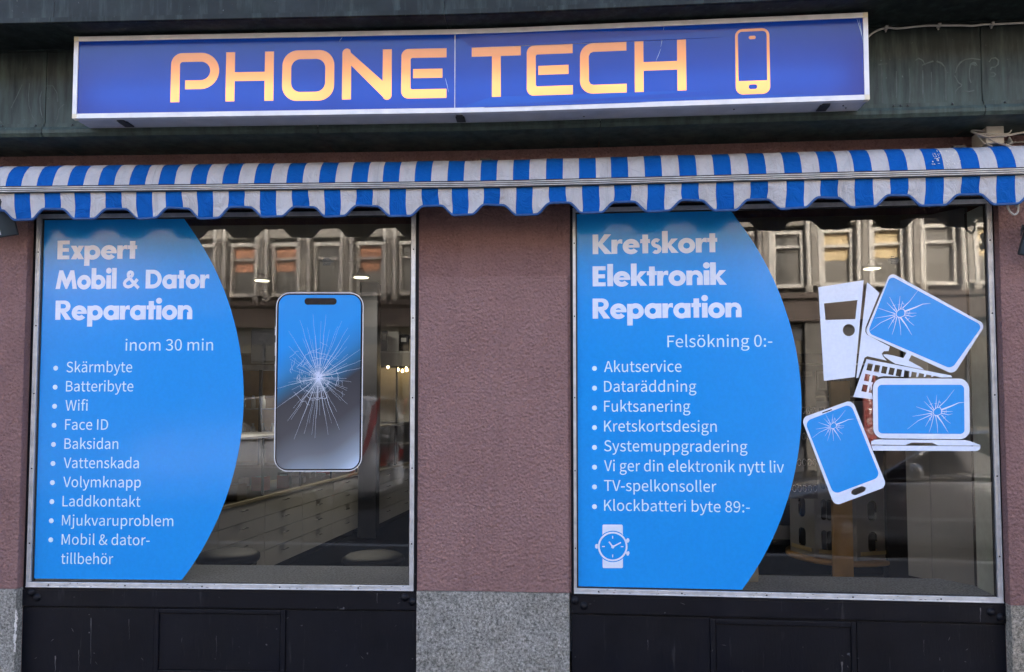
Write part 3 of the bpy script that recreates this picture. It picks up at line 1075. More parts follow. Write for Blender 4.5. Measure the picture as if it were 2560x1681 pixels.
def scallop(u):
    """lower edge of the valance: lobes on every other blue stripe"""
    t = (u - lowu[0]) / step                       # 0 at a lobe, 1 at a gap
    t = abs(((t + 1) % 2) - 1)
    k = min(1, max(0, (t - .30) / .42))
    return Z_LOW + (Z_HIGH - Z_LOW) * k * k * (3 - 2 * k) + .0015 * wave(u)


U_LO = lowu[0] - 3.2 * step
bp = sorted(set([U_LO, A_END] + [x for e in vb for x in e if U_LO < x < A_END]))
us = []
for x0, x1 in zip(bp, bp[1:]):
    n = max(1, int((x1 - x0) / .009))
    us += [x0 + (x1 - x0) * i / n for i in range(n)]
us.append(A_END)


def is_blue(u): return any(a - 1e-6 <= u <= b + 1e-6 for a, b in vb)


NZ = 10
vs, fs, mi = [], [], []
_sx = {}
for i, u in enumerate(us):
    zb = scallop(u)
    for j in range(NZ + 1):
        t = j / NZ
        z = Z_BAR0 + .006 + (zb - Z_BAR0 - .006) * t
        d = AD - .006 + t * t * (.010 * wave(u * 1.0) + .006 * math.sin(2 * math.pi * (u - lowu[0]) / (2 * step))) + .0025 * math.sin(31 * u + 4 * t) * t - .012 * t
        uu = u + .0022 * math.sin(5 * t + u * 9) * t * 1.8
        vs.append(W(uu, d, z))
mv = MB()
cells = []
for i in range(len(us) - 1):
    for j in range(NZ):
        a = i * (NZ + 1) + j
        cells.append(([a, a + 1, a + NZ + 2, a + NZ + 1], 1 if is_blue((us[i] + us[i + 1]) / 2) else 0))
mv.v = vs
mv.f = [c[0] for c in cells]; mv.mi = [c[1] for c in cells]; mv.sm = [True] * len(cells)
val = mv.build('valance', ['white_canvas', 'blue_canvas'], AW)
sol = val.modifiers.new('thickness', 'SOLIDIFY'); sol.thickness = .0015
# bound edge along the scallops
edge = [vs[i * (NZ + 1) + NZ] for i in range(0, len(us), 1)]
m = MB()
n = len(edge)
ev = []
for i, p in enumerate(edge):
    t = (edge[min(i + 1, n - 1)] - edge[max(i - 1, 0)]).normalized()
    nrm = Vector((math.sin(TL), -math.cos(TL), 0)) * -1
    up = t.cross(Vector((0, 1, 0))); up.normalize()
    if up.z < 0: up = -up
    for du, dd in ((.0085, .0025), (-.003, .0025), (-.003, -.0045), (.0085, -.0045)):
        ev.append(p + up * du + Vector((0, -dd, 0)))
m.add(ev, [[i * 4 + k, i * 4 + (k + 1) % 4, (i + 1) * 4 + (k + 1) % 4, (i + 1) * 4 + k] for i in range(n - 1) for k in range(4)], 0, True)
m.build('edge_binding', 'blue_binding', AW)
# sewn seams in the white stripes
m = MB()
for px, py in ((723 / 1.859, 505), (1760 / 1.859, 500), (1280 + 440 / 1.859, 492), (1280 + 1552 / 1.859, 475)):
    u = hu(px, py, AD)
    i = min(range(len(us)), key=lambda k: abs(us[k] - u))
    for o in (-.004, .005):
        q = [vs[i * (NZ + 1) + j] + Vector((o, -.0015, 0)) for j in range(NZ)]
        m.tube(q, .0007, 0, 5)
m.build('seam', 'seam_thread', AW)['kind'] = 'stuff'

# cloth above the bar, coming down off the roller
prof = [(.243, Z_BAR1 - .004), (.239, Z_BAR1 + .012), (.231, Z_BAR1 + .036), (.218, Z_BAR1 + .062), (.20, Z_BAR1 + .085), (.178, Z_BAR1 + .102), (.15, Z_BAR1 + .113), (.12, Z_BAR1 + .118), (.09, Z_BAR1 + .116), (.06, Z_BAR1 + .10)]
zt_t = avg(hz(640, 411, .17), hz(1280, 402, .17), hz(2000, 380, .17))
sc = (zt_t - Z_BAR1) / .1055
prof = [(d, Z_BAR1 + (z - Z_BAR1) * sc) for d, z in prof]
ub = stripe_edges(uppu, 0, 0)
U_HI = A_END + .01
bp = sorted(set([U_LO, U_HI] + [x for e in ub for x in e if U_LO < x < U_HI]))
us2 = []
for x0, x1 in zip(bp, bp[1:]):
    n = max(1, int((x1 - x0) / .012))
    us2 += [x0 + (x1 - x0) * i / n for i in range(n)]
us2.append(U_HI)
NP = len(prof)
vs2 = []
for u in us2:
    for k, (d, z) in enumerate(prof):
        b = math.sin(math.pi * k / (NP - 1))
        vs2.append(W(u, d + .003 * wave(u + k * .11) * b, z + .0022 * wave(u * 1.7 + 3 + k * .2) * b))
m = MB()
m.v = vs2
for i in range(len(us2) - 1):
    c = (us2[i] + us2[i + 1]) / 2
    blue = any(a - 1e-6 <= c <= b + 1e-6 for a, b in ub)
    for k in range(NP - 1):
        a = i * NP + k
        m.f.append([a, a + NP, a + NP + 1, a + 1]); m.mi.append(1 if blue else 0); m.sm.append(True)
cl = m.build('cloth', ['white_canvas', 'blue_canvas'], AW)
sol = cl.modifiers.new('thickness', 'SOLIDIFY'); sol.thickness = .0015
m = MB()
for px, py in ((718 / 1.859, 450), (1757 / 1.859, 445), (1280 + 443 / 1.859, 440), (1280 + 1567 / 1.859, 420)):
    u = hu(px, py, .22)
    m.tube([W(u, d + .002, z) for d, z in prof[:8]], .0008, 0, 5)
m.build('seam', 'seam_thread', AW)['kind'] = 'stuff'
# worn-off print and a clear patch of tape near the right end
rnd = random.Random(8)
m = MB()
for k in range(46):
    px = rnd.gauss(2340, 5) if k % 3 else rnd.gauss(2378, 10)
    py = rnd.uniform(372, 414)
    u, z = hit(px, py, .226)
    t = min(max((z - prof[0][1]) / (prof[6][1] - prof[0][1]), 0), 1)
    d = float(np.interp(z, [p[1] for p in prof[:8]], [p[0] for p in prof[:8]])) + .0032
    u = hu(px, py, d)
    l, w, a = rnd.uniform(.002, .007), rnd.uniform(.001, .0022), rnd.uniform(-.6, .9) + 1.57 * (rnd.random() < .5)
    m.sheet([[(u + x * math.cos(a) - y * math.sin(a), z + x * math.sin(a) + y * math.cos(a)) for x, y in ((-l, 0), (0, -w), (l, 0), (0, w))]], d + .00004 * k)
m.build('worn_print', 'white_packet', AW)['kind'] = 'stuff'
# front bar: three rounded ribs
m = MB()
h = (Z_BAR1 - Z_BAR0)
pr = [(AD - .022, Z_BAR0 - .002), (AD - .002, Z_BAR0 - .002)]
for k in range(3):
    c = Z_BAR0 + h * (k + .5) / 3
    pr += [(AD - .004 + .0125 * math.cos(R(t)), c + h / 6 * .74 * math.sin(R(t))) for t in (-90, -55, -20, 20, 55, 90)]
pr += [(AD - .002, Z_BAR1 + .002), (AD - .022, Z_BAR1 + .002)]
ub_ = [U_LO + (A_END + .05 - U_LO) * i / 60 for i in range(61)]
n = len(pr)
m.add([W(u, d, z) for u in ub_ for d, z in pr], [[i * n + k, (i + 1) * n + k, (i + 1) * n + (k + 1) % n, i * n + (k + 1) % n] for i in range(60) for k in range(n)] + [[60 * n + k for k in range(n)][::-1]])
fb = m.build('front_bar', 'weathered_aluminium', AW)
m = MB()
for zz in (Z_BAR0 - .0015, Z_BAR0 + h / 3, Z_BAR0 + h * 2 / 3, Z_BAR1 + .0018):
    m.fbox(U_LO, A_END + .05, AD - .01, AD + .0055, zz - .0013, zz + .0013, n=60)
m.build('groove', 'dark_metal', fb)['kind'] = 'stuff'
zr = avg(hz(640, 420, .05), hz(2000, 392, .05))
MB().tube([W(U_LO + (A_END - U_LO) * i / 40, .075, Z_BAR1 + .055) for i in range(41)], .045, 0, 14).build('roller', 'dark_metal', AW)
for u in (hu(1216, 402, .1), hu(4, 396, .02), 2.3):
    m = MB(); m.fbox(u - .03, u + .03, .0, .13, Z_BAR1 + .118 * sc, Z_BAR1 + .126 * sc); m.fbox(u - .022, u + .022, .0, .03, Z_BAR1 + .0, Z_BAR1 + .14)
    m.build('wall_bracket', 'dark_metal', AW)
for u in (-1.9, 1.9):
    m = MB(); m.tube([W(u, .03, Z_BAR0 + .03), W(u + .35, .12, Z_BAR0 + .012), W(u + .75, .16, Z_BAR0 + .01)], .013); m.tube([W(u + .75, .16, Z_BAR0 + .01), W(u + .4, .2, Z_BAR0 + .01), W(u + .02, .235, Z_BAR0 + .012)], .011)
    m.build('folding_arm', 'dark_metal', AW)

# ------------------------------------------------------------------ cables, junction box, floodlights


def px_path(pts, d): return [W(*(lambda q: (q[0], dd, q[1]))(hit(x, y, dd))) for (x, y), dd in ((p, d if not hasattr(d, '__len__') else d[i]) for i, p in enumerate(pts))]


def smooth(pts, n=6):
    pts = [Vector(p) for p in pts]
    out = []
    for i in range(len(pts) - 1):
        p0, p1, p2, p3 = pts[max(i - 1, 0)], pts[i], pts[i + 1], pts[min(i + 2, len(pts) - 1)]
        for k in range(n):
            t = k / n
            out.append(.5 * ((2 * p1) + (p2 - p0) * t + (2 * p0 - 5 * p1 + 4 * p2 - p3) * t * t + (3 * p1 - p0 - 3 * p2 + p3) * t ** 3))
    out.append(pts[-1])
    return out


pts = [(2150, 112), (2172, 91), (2190, 78), (2217, 70), (2245, 71.5), (2290, 67), (2320, 64.5), (2350, 64.5), (2400, 64), (2430, 65), (2460, 62), (2500, 60.5), (2560, 57.5), (2680, 53)]
CB = MB().tube(smooth(px_path(pts, [FO + .07] + [FO + .073] * 13)), .0048, 0, 8)
cbl = CB.build('power_cable', 'cable_grey')
tag(cbl, 'grey power cable clipped along the green copper fascia right of the sign', 'cable')
for px, py in ((2216, 70), (2348, 64), (2481, 61)):
    u, z = hit(px, py, FO + .072)
    m = MB(); m.fbox(u - .006, u + .006, FO + .058, FO + .081, z - .007, z + .0075); m.fbox(u - .002, u + .003, FO + .058, FO + .066, z - .016, z - .007)
    m.build('cable_clip', 'cable_grey', cbl)


def jb(x, y): return (2100 + x / 4.341, 260 + y / 4.341)


jx = thing('junction_box', 'beige junction box on the dark wall at the right end above the awning', 'junction box', W(hu(*jb(1685, 340), .03), .0, hz(*jb(1685, 425), .04)))
(u0, z1), (u1, z0) = hit(*jb(1588, 246), .145), hit(*jb(1781, 425), .145)
m = MB(); m.fbox(u0, u1, .0, .134, z0, z1); m.build('base', 'beige_plastic', jx, bevel=.006)
m = MB(); m.fbox(u0 - .001, u1 + .001, .134, .147, z0 - .001, z1 + .001); m.build('lid', 'beige_plastic', jx, bevel=.005)
cc = [([(1810, 350), (1600, 352), (1480, 320), (1430, 300), (1450, 288), (1540, 294), (1600, 300)], .0046, [0.155, 0.158, 0.150, 0.130, 0.125, 0.130, 0.130], 'pale grey cable looped across the front of the beige junction box'),
      ([(1440, 300), (1520, 350), (1640, 356), (1800, 345), (1920, 322), (1990, 312), (2140, 300)], .0052, [0.120, 0.140, 0.160, 0.162, 0.160, 0.150, 0.150], 'thickest grey cable running from the junction box out to the right'),
      ([(1500, 325), (1570, 325), (1780, 326), (1832, 318), (1852, 300), (1857, 284)], .0034, [0.155, 0.166, 0.168, 0.166, 0.166, 0.166], 'thin white cable with an upturned end before the junction box'),
      ([(1490, 335), (1530, 390), (1580, 435), (1660, 466), (1760, 500)], .0034, [0.120, 0.130, 0.130, 0.140, 0.140], 'thin cable dropping behind the awning left of the junction box'),
      ([(1600, 365), (1660, 400), (1730, 430), (1830, 450), (1900, 480)], .0036, [0.150, 0.155, 0.155, 0.150, 0.150], 'thin cable crossing the lower lid of the junction box')]
for pts, r, dd, lab in cc:
    o = MB().tube(smooth(px_path([jb(*p) for p in pts], dd)), r, 0, 8).build('cable', 'cable_grey'); tag(o, lab, 'cable', 'cables at the junction box')
pts = smooth(px_path([jb(1690, 405), jb(1820, 412), jb(1900, 418), jb(2000, 412), jb(2150, 405)], .02))
tag(MB().tube(pts, .004, 0, 8).build('cable', 'cable_grey'), 'dark cable running level to the right below the junction box', 'cable', 'cables at the junction box')
c = W(hu(*jb(1840, 440), .06), .06, hz(*jb(1840, 440), .06))
tag(MB().lathe(c, [(.016, 0), (.013, .014), (.004, .036), (.001, .038)], n=14).build('cable_end_cap', 'white_packet'), 'small white pointed cap standing on the awning beside the junction box', 'cable cap')


def floodlight(name, label, c, out, side, flip):
    """flat LED floodlight: finned body, glass front, yoke"""
    c, out, side = Vector(c), Vector(out).normalized(), Vector(side).normalized()
    upv = out.cross(side).normalized()
    t = thing(name, label, 'floodlight', c)
    m = MB(); m.obox(c, side * .075, upv * .1, out * .016); m.build('housing', 'rubber_black', t, bevel=.005)
    m = MB()
    for k in range(-5, 6): m.obox(c - out * .022 + side * (.012 * k), side * .0016, upv * .085, out * .008)
    m.build('fins', 'dark_metal', t)
    m = MB(); m.obox(c + out * .0175, side * .066, upv * .09, out * .002); m.build('glass', 'lamp_glass', t)
    m = MB(); m.obox(c + out * .0205 + side * (.03 * flip), side * .026, upv * .082, out * .0015); m.build('reflector', 'crumpled_foil', t)
    m = MB()
    for s in (-1, 1): m.obox(c + side * (.081 * s) + upv * .01 - out * .03, side * .003, upv * .012, out * .06)
    m.obox(c - out * .09 + upv * .01, side * .084, upv * .012, out * .003)
    q_ = c - out * .09 + upv * .01
    m.tube([q_, q_ + Vector((0, max(.02, D0 - q_.y + .02), 0))], .012, 0, 10)
    m.build('yoke', 'dark_metal', t)
    return t


floodlight('floodlight', 'black floodlight with silvery reflector under the left end of the awning', W(hu(-6, 548, .2), .20, hz(-6, 546, .2)), (.55, -.66, -.42), (.8, .62, .32), -1)
floodlight('floodlight', 'black floodlight with a looped cable under the right end of the awning', W(hu(2602, 592, .2), .20, hz(2602, 592, .2)), (-.5, -.7, -.4), (.75, -.6, -.3), 1)
pts = [(1806, 1070), (1822, 1120), (1845, 1170), (1890, 1204), (1925, 1180), (1934, 1130), (1925, 1095), (1905, 1070)]
tag(MB().tube(smooth(px_path([jb(*p) for p in pts], .2)), .0048, 0, 8).build('cable', 'cable_grey'), 'looped grey cable hanging below the right end of the awning', 'cable')
p0 = px_path([jb(1924, 1075), jb(1924, 1118)], .2)
tag(MB().tube([p0[0], p0[0].lerp(p0[1], .45), p0[0].lerp(p0[1], .5), p0[1]], [.011, .011, .0085, .0085], 0, 12).build('cable_gland', 'cable_grey'), 'grey screw cable gland at the end of the looped cable', 'cable gland')

# ------------------------------------------------------------------ window stickers (stuck to the outside of the panes)
GLYPHS = json.loads(r'''{"&":[928,[353,-18,463,-3,559,36,641,97,872,-18,905,86,718,181,773,262,820,349,860,442,892,539,776,539,636,244,382,525,464,587,536,654,588,731,607,821,584,924,517,993,411,1018,317,1000,244,950,198,876,181,783,189,708,212,630,247,548,172,492,109,428,65,351,49,259,71,148,134,60,230,3],[559,162,500,120,435,92,368,82,267,105,197,169,171,266,188,339,233,403,297,461],[336,607,288,784,303,859,346,911,412,930,466,914,497,874,506,819,482,738,420,670]],"-":[473,[63,334,412,334,412,430,63,430]],"0":[757,[379,-18,508,15,606,112,668,275,690,503,668,730,606,891,508,986,379,1018,250,986,152,891,90,730,68,503,90,275,152,112,250,15],[379,83,302,108,241,183,202,314,188,503,202,692,241,821,302,896,379,920,457,896,517,821,556,692,570,503,556,314,517,183,457,108]],"3":[757,[359,-18,485,2,587,58,656,147,681,267,664,361,619,435,552,489,469,521,469,528,563,580,624,660,647,768,625,874,564,952,472,1001,355,1018,248,1002,156,960,76,899,143,820,205,870,274,904,351,917,441,897,499,842,520,759,506,683,459,623,374,582,243,568,243,472,389,458,485,417,538,354,554,271,528,172,457,109,351,86,249,102,169,144,104,201,40,120,95,68,165,24,253,-6]],"8":[757,[382,-18,510,2,608,57,672,139,694,240,680,332,643,405,590,460,527,503,527,510,587,570,638,653,659,752,640,858,586,941,500,996,385,1015,276,997,189,945,131,865,111,761,129,666,178,590,246,531,246,525,178,480,120,418,78,341,63,248,87,142,153,57,254,2],[450,543,365,580,292,625,242,684,224,761,245,846,301,902,383,922,475,898,532,835,553,745,541,673,506,606],[383,75,276,99,201,164,173,259,191,349,240,425,311,486,412,443,497,394,554,331,576,244,552,156,485,97]],"9":[757,[321,-18,456,13,572,111,653,284,683,543,658,751,587,900,480,988,347,1018,236,994,145,929,83,826,60,693,80,557,135,459,222,399,336,379,419,394,498,436,566,501,541,305,486,177,408,107,317,86,253,95,196,121,147,162,79,85,142,32,222,-4],[565,606,496,529,425,485,356,472,257,500,197,576,177,693,200,813,261,892,348,921,433,901,499,841,543,742]],":":[379,[190,532,235,544,267,577,280,628,267,677,235,711,190,723,144,711,112,677,100,628,112,577,144,544],[190,-18,235,-6,267,27,280,76,267,127,235,160,190,172,144,160,112,127,100,76,112,27,144,-6]],"A":[829,[5,0,132,0,229,306,595,306,690,0,824,0,484,1000,344,1000],[261,405,310,559,409,898,415,898,516,559,563,405]],"B":[896,[138,0,456,0,609,18,729,73,807,165,835,293,820,385,778,455,713,504,632,532,632,539,711,586,761,662,778,756,752,868,681,944,573,987,434,1000,138,1000],[263,576,263,900,417,900,548,885,627,833,653,739,629,652,551,595,412,576],[263,101,263,477,438,477,555,467,640,434,693,378,711,297,692,210,639,149,553,113,438,101]],"D":[939,[138,0,393,0,593,34,739,133,828,291,858,503,828,716,738,871,590,967,387,1000,138,1000],[263,104,263,898,377,898,531,872,641,796,707,672,729,503,707,334,641,209,531,131,377,104]],"F":[753,[138,0,263,0,263,449,645,449,645,555,263,555,263,894,714,894,714,1000,138,1000]],"I":[400,[138,0,263,0,263,1000,138,1000]],"K":[881,[138,0,263,0,263,317,435,521,735,0,876,0,514,621,828,1000,685,1000,266,498,263,498,263,1000,138,1000]],"L":[741,[138,0,701,0,701,108,263,108,263,1000,138,1000]],"M":[1108,[138,0,251,0,251,554,235,849,240,849,321,621,510,101,595,101,783,621,864,849,869,849,853,554,853,0,970,0,970,1000,819,1000,628,465,558,256,553,256,480,465,289,1000,138,1000]],"O":[1012,[506,-18,679,19,814,123,902,287,933,503,902,719,814,881,679,982,506,1018,334,982,198,881,111,719,79,503,111,287,198,123,334,19],[506,93,384,122,290,204,230,334,209,503,230,672,290,799,384,879,506,907,629,879,722,799,782,672,804,503,782,334,722,204,629,122]],"S":[813,[415,-18,556,4,663,65,731,155,754,266,739,363,695,437,630,491,548,533,407,595,329,631,266,683,240,763,263,840,328,889,427,907,514,896,589,864,655,814,720,895,662,945,592,983,513,1009,427,1018,301,998,201,943,136,859,112,753,131,657,179,585,244,533,315,497,458,434,544,392,604,338,626,255,601,170,529,113,416,93,314,108,220,151,141,217,65,130,136,69,219,22,312,-7]],"T":[817,[345,0,472,0,472,894,775,894,775,1000,42,1000,42,894,345,894]],"V":[784,[321,0,467,0,784,1000,656,1000,495,458,398,128,393,128,296,458,134,1000,1,1000]],"W":[1198,[247,0,397,0,546,603,596,831,602,831,651,603,802,0,955,0,1161,1000,1041,1000,933,456,879,131,870,131,799,456,660,1000,544,1000,407,456,336,131,330,131,270,456,165,1000,35,1000]],"a":[768,[296,-18,385,-3,467,35,542,89,546,89,557,0,659,0,659,456,644,581,599,677,519,738,402,760,289,744,190,708,112,663,160,577,224,615,299,644,382,656,476,629,522,560,535,469,331,434,189,378,107,299,80,192,109,78,185,7],[332,83,265,95,218,133,201,201,218,266,274,318,377,358,535,386,535,180,466,126,400,94]],"b":[843,[452,-18,573,9,676,87,747,212,774,382,754,538,698,657,605,733,479,760,397,746,318,709,246,656,251,789,251,1086,126,1086,126,0,225,0,236,76,241,76,309,26,381,-6],[431,87,377,94,315,118,251,164,251,554,319,609,385,643,447,655,538,635,599,580,633,493,644,381,628,258,584,165,516,107]],"c":[696,[417,-18,504,-6,585,26,658,75,603,160,552,122,494,96,428,86,335,106,263,164,216,253,199,370,217,486,265,576,339,634,432,655,487,647,536,624,580,591,643,673,585,716,514,748,427,760,291,734,177,657,100,535,71,370,97,206,171,84,280,8]],"d":[846,[378,-18,463,-3,539,35,603,87,607,87,618,0,720,0,720,1086,595,1086,595,801,602,674,538,720,471,749,393,760,271,733,169,655,99,532,72,370,94,205,156,83,252,8],[405,87,319,107,254,162,214,251,201,371,217,487,263,576,331,634,415,655,475,647,534,622,595,577,595,188,534,132,471,98]],"e":[756,[426,-18,519,-8,599,19,668,57,625,141,568,109,507,89,439,82,343,100,267,152,216,234,194,341,693,341,698,412,679,556,622,665,529,735,402,760,279,733,173,655,99,533,71,370,99,206,174,84,287,8],[192,430,217,528,265,600,330,645,405,660,504,634,567,556,589,430]],"f":[443,[45,640,146,640,146,0,270,0,270,640,427,640,427,741,270,741,270,858,282,938,316,987,375,1004,458,984,486,1080,362,1104,266,1087,198,1038,159,961,146,859,146,741,45,734]],"g":[769,[375,-341,530,-320,649,-264,724,-183,750,-85,734,-5,685,49,605,81,492,91,347,91,269,102,228,130,217,172,223,208,240,236,265,261,374,235,481,253,567,304,624,385,645,492,638,553,617,605,585,645,737,645,737,741,479,741,374,760,268,741,180,688,119,605,97,495,111,413,147,345,194,296,194,291,155,256,124,210,112,153,121,100,144,60,179,31,179,25,119,-23,82,-81,70,-143,92,-228,155,-290,251,-328],[374,319,296,341,239,402,217,495,238,589,295,648,374,668,454,648,511,589,532,495,510,402,453,341],[393,-255,277,-239,204,-194,179,-126,186,-83,211,-40,254,0,349,-11,477,-11,560,-20,610,-50,628,-105,599,-178,517,-233]],"h":[828,[126,0,251,0,251,538,319,600,383,638,453,651,533,630,579,566,593,453,593,0,718,0,718,469,704,594,663,685,592,741,491,760,398,743,317,698,246,636,251,789,251,1086,126,1086]],"i":[375,[126,0,251,0,251,741,126,741],[188,894,232,904,261,933,271,977,261,1019,232,1047,188,1057,145,1047,117,1019,106,977,117,933,145,904]],"j":[375,[48,-330,142,-313,205,-264,240,-187,251,-85,251,741,127,741,127,-85,120,-162,92,-213,35,-231,-35,-217,-60,-311],[188,894,231,904,261,933,271,977,261,1019,231,1047,188,1057,145,1047,116,1019,105,977,116,933,145,904]],"k":[753,[126,0,248,0,248,195,387,357,604,0,739,0,460,442,707,741,568,741,254,351,248,351,248,1086,126,1086]],"l":[387,[256,-18,329,-7,311,89,285,86,268,91,256,108,251,139,251,1086,126,1086,126,147,139,58,181,2]],"m":[1263,[126,0,251,0,251,538,316,601,378,638,437,651,514,630,560,566,574,453,574,0,698,0,698,538,765,601,827,638,885,651,963,630,1008,566,1023,453,1023,0,1147,0,1147,469,1134,594,1092,685,1022,741,924,760,837,742,756,692,678,618,637,694,571,743,473,760,389,743,312,697,243,633,240,633,228,741,126,741]],"n":[832,[126,0,251,0,251,538,319,600,383,638,453,651,533,630,579,566,593,453,593,0,718,0,718,469,704,594,663,685,592,741,491,760,397,743,316,697,243,633,240,633,228,741,126,741]],"o":[827,[413,-18,543,8,653,84,728,206,756,370,728,535,653,657,543,734,413,760,283,734,174,657,99,535,71,370,99,206,174,84,283,8],[413,86,326,106,258,164,215,253,199,370,215,486,258,576,326,634,413,655,501,634,569,576,613,486,629,370,613,253,569,164,501,106]],"p":[846,[126,-312,251,-312,251,-61,247,68,315,21,384,-8,452,-18,573,9,676,87,747,212,774,382,754,538,698,657,605,733,479,760,394,745,315,707,243,655,240,655,228,741,126,741],[431,87,377,94,316,118,251,164,251,554,320,609,385,643,447,655,538,635,599,580,633,493,644,381,628,258,584,165,516,107]],"r":[529,[126,0,251,0,251,476,307,576,372,631,437,648,509,636,532,744,453,760,374,741,302,688,243,606,240,606,228,741,126,741]],"s":[638,[319,-18,435,0,519,47,571,117,588,202,568,291,516,352,444,394,363,427,285,459,226,498,203,555,218,609,264,648,341,663,402,654,457,631,509,598,569,675,505,718,427,748,340,760,231,744,151,699,102,632,85,550,117,446,198,380,300,336,380,303,444,258,469,195,453,137,405,95,323,79,242,90,170,121,104,168,44,85,123,32,217,-4]],"t":[514,[357,-18,495,10,471,104,386,83,318,100,282,148,271,225,271,640,473,640,473,741,271,741,271,950,168,950,154,741,37,734,37,640,147,640,147,229,158,128,194,50,258,0]],"u":[828,[342,-18,435,-1,515,46,587,116,591,116,600,0,704,0,704,741,580,741,580,216,513,144,449,103,379,90,300,110,254,174,240,286,240,741,115,741,115,271,128,146,170,56,241,1]],"v":[711,[285,0,431,0,693,741,570,741,430,319,362,101,355,101,286,319,147,741,18,741]],"y":[711,[138,-319,236,-299,312,-245,370,-164,415,-63,693,741,572,741,438,330,378,120,371,120,297,330,147,741,18,741,315,-1,299,-57,260,-139,205,-196,132,-217,75,-205,50,-304]],"ä":[768,[296,-18,385,-3,467,35,542,89,546,89,557,0,659,0,659,456,644,581,599,677,519,738,402,760,289,744,190,708,112,663,160,577,224,615,299,644,382,656,476,629,522,560,535,469,331,434,189,378,107,299,80,192,109,78,185,7],[332,83,265,95,218,133,201,201,218,266,274,318,377,358,535,386,535,180,466,126,400,94],[261,896,300,906,327,933,337,971,327,1010,300,1036,261,1046,222,1036,195,1010,186,971,195,933,222,906],[554,896,593,906,620,933,630,971,620,1010,593,1036,554,1046,515,1036,488,1010,477,971,488,933,515,906]],"ö":[827,[413,-18,543,8,653,84,728,206,756,370,728,535,653,657,543,734,413,760,283,734,174,657,99,535,71,370,99,206,174,84,283,8],[413,86,326,106,258,164,215,253,199,370,215,486,258,576,326,634,413,655,501,634,569,576,613,486,629,370,613,253,569,164,501,106],[267,896,306,906,332,933,342,971,332,1010,306,1036,267,1046,228,1036,202,1010,192,971,202,933,228,906],[559,896,598,906,625,933,634,971,625,1010,598,1036,559,1046,520,1036,494,1010,484,971,494,933,520,906]]," ":[306]}''')
DB, DT = .0010, .0018


def inside(p, l):
    c = False
    for (x0, y0), (x1, y1) in zip(l, l[1:] + l[:1]):
        if (y0 > p[1]) != (y1 > p[1]) and p[0] < (x1 - x0) * (p[1] - y0) / (y1 - y0) + x0: c = not c
    return c


def islands_of(loops):
    """[[outline, hole, ...], ...] from the loose loops of a glyph"""
    depth = [sum(inside(l[0], o) for o in loops if o is not l) for l in loops]
    return [[l] + [h for h, e in zip(loops, depth) if e % 2 and inside(h[0], l)] for l, k in zip(loops, depth) if k % 2 == 0]


def text_line(mb, s, xl, xr, yb, cap, d=DT):
    """one line of lettering: left and right end, base line and capital height as read off the photo"""
    u0, z0 = hit(xl, yb, d)
    h = hz(xl, yb - cap, d) - z0
    u1 = hu(xr, yb, d)
    pen, ink0, ink1, place = 0.0, None, None, []
    for ch in s:
        g = GLYPHS[ch]
        if len(g) > 1:
            xs = [p[i] for p in g[1:] for i in range(0, len(p), 2)]
            if ink0 is None: ink0 = pen + min(xs)
            ink1 = pen + max(xs)
            place.append((pen, g))
        pen += g[0]
    sx, sz = (u1 - u0) / (ink1 - ink0), h / 1000.0
    for pen, g in place:
        for grp in islands_of([[(u0 + (pen + p[i] - ink0) * sx, z0 + p[i + 1] * sz) for i in range(0, len(p), 2)] for p in g[1:]]): mb.sheet(grp, d)


# heavy geometric headline letters: each is a list of loops in cap heights, with an advance width
SW = .262


def ringp(cx, cy, ro, ri, a0=0, a1=360):
    if a1 - a0 >= 360: return [arc(cx, cy, ro, 0, 360, 30)[:-1], arc(cx, cy, ri, 0, 360, 24)[:-1]]
    n = max(4, int((a1 - a0) / 12))
    return [arc(cx, cy, ro, a0, a1, n) + arc(cx, cy, ri, a1, a0, n)]


def rc(x0, y0, x1, y1): return [[(x0, y0), (x1, y0), (x1, y1), (x0, y1)]]


OC, OR, OI = .355, .39, .15


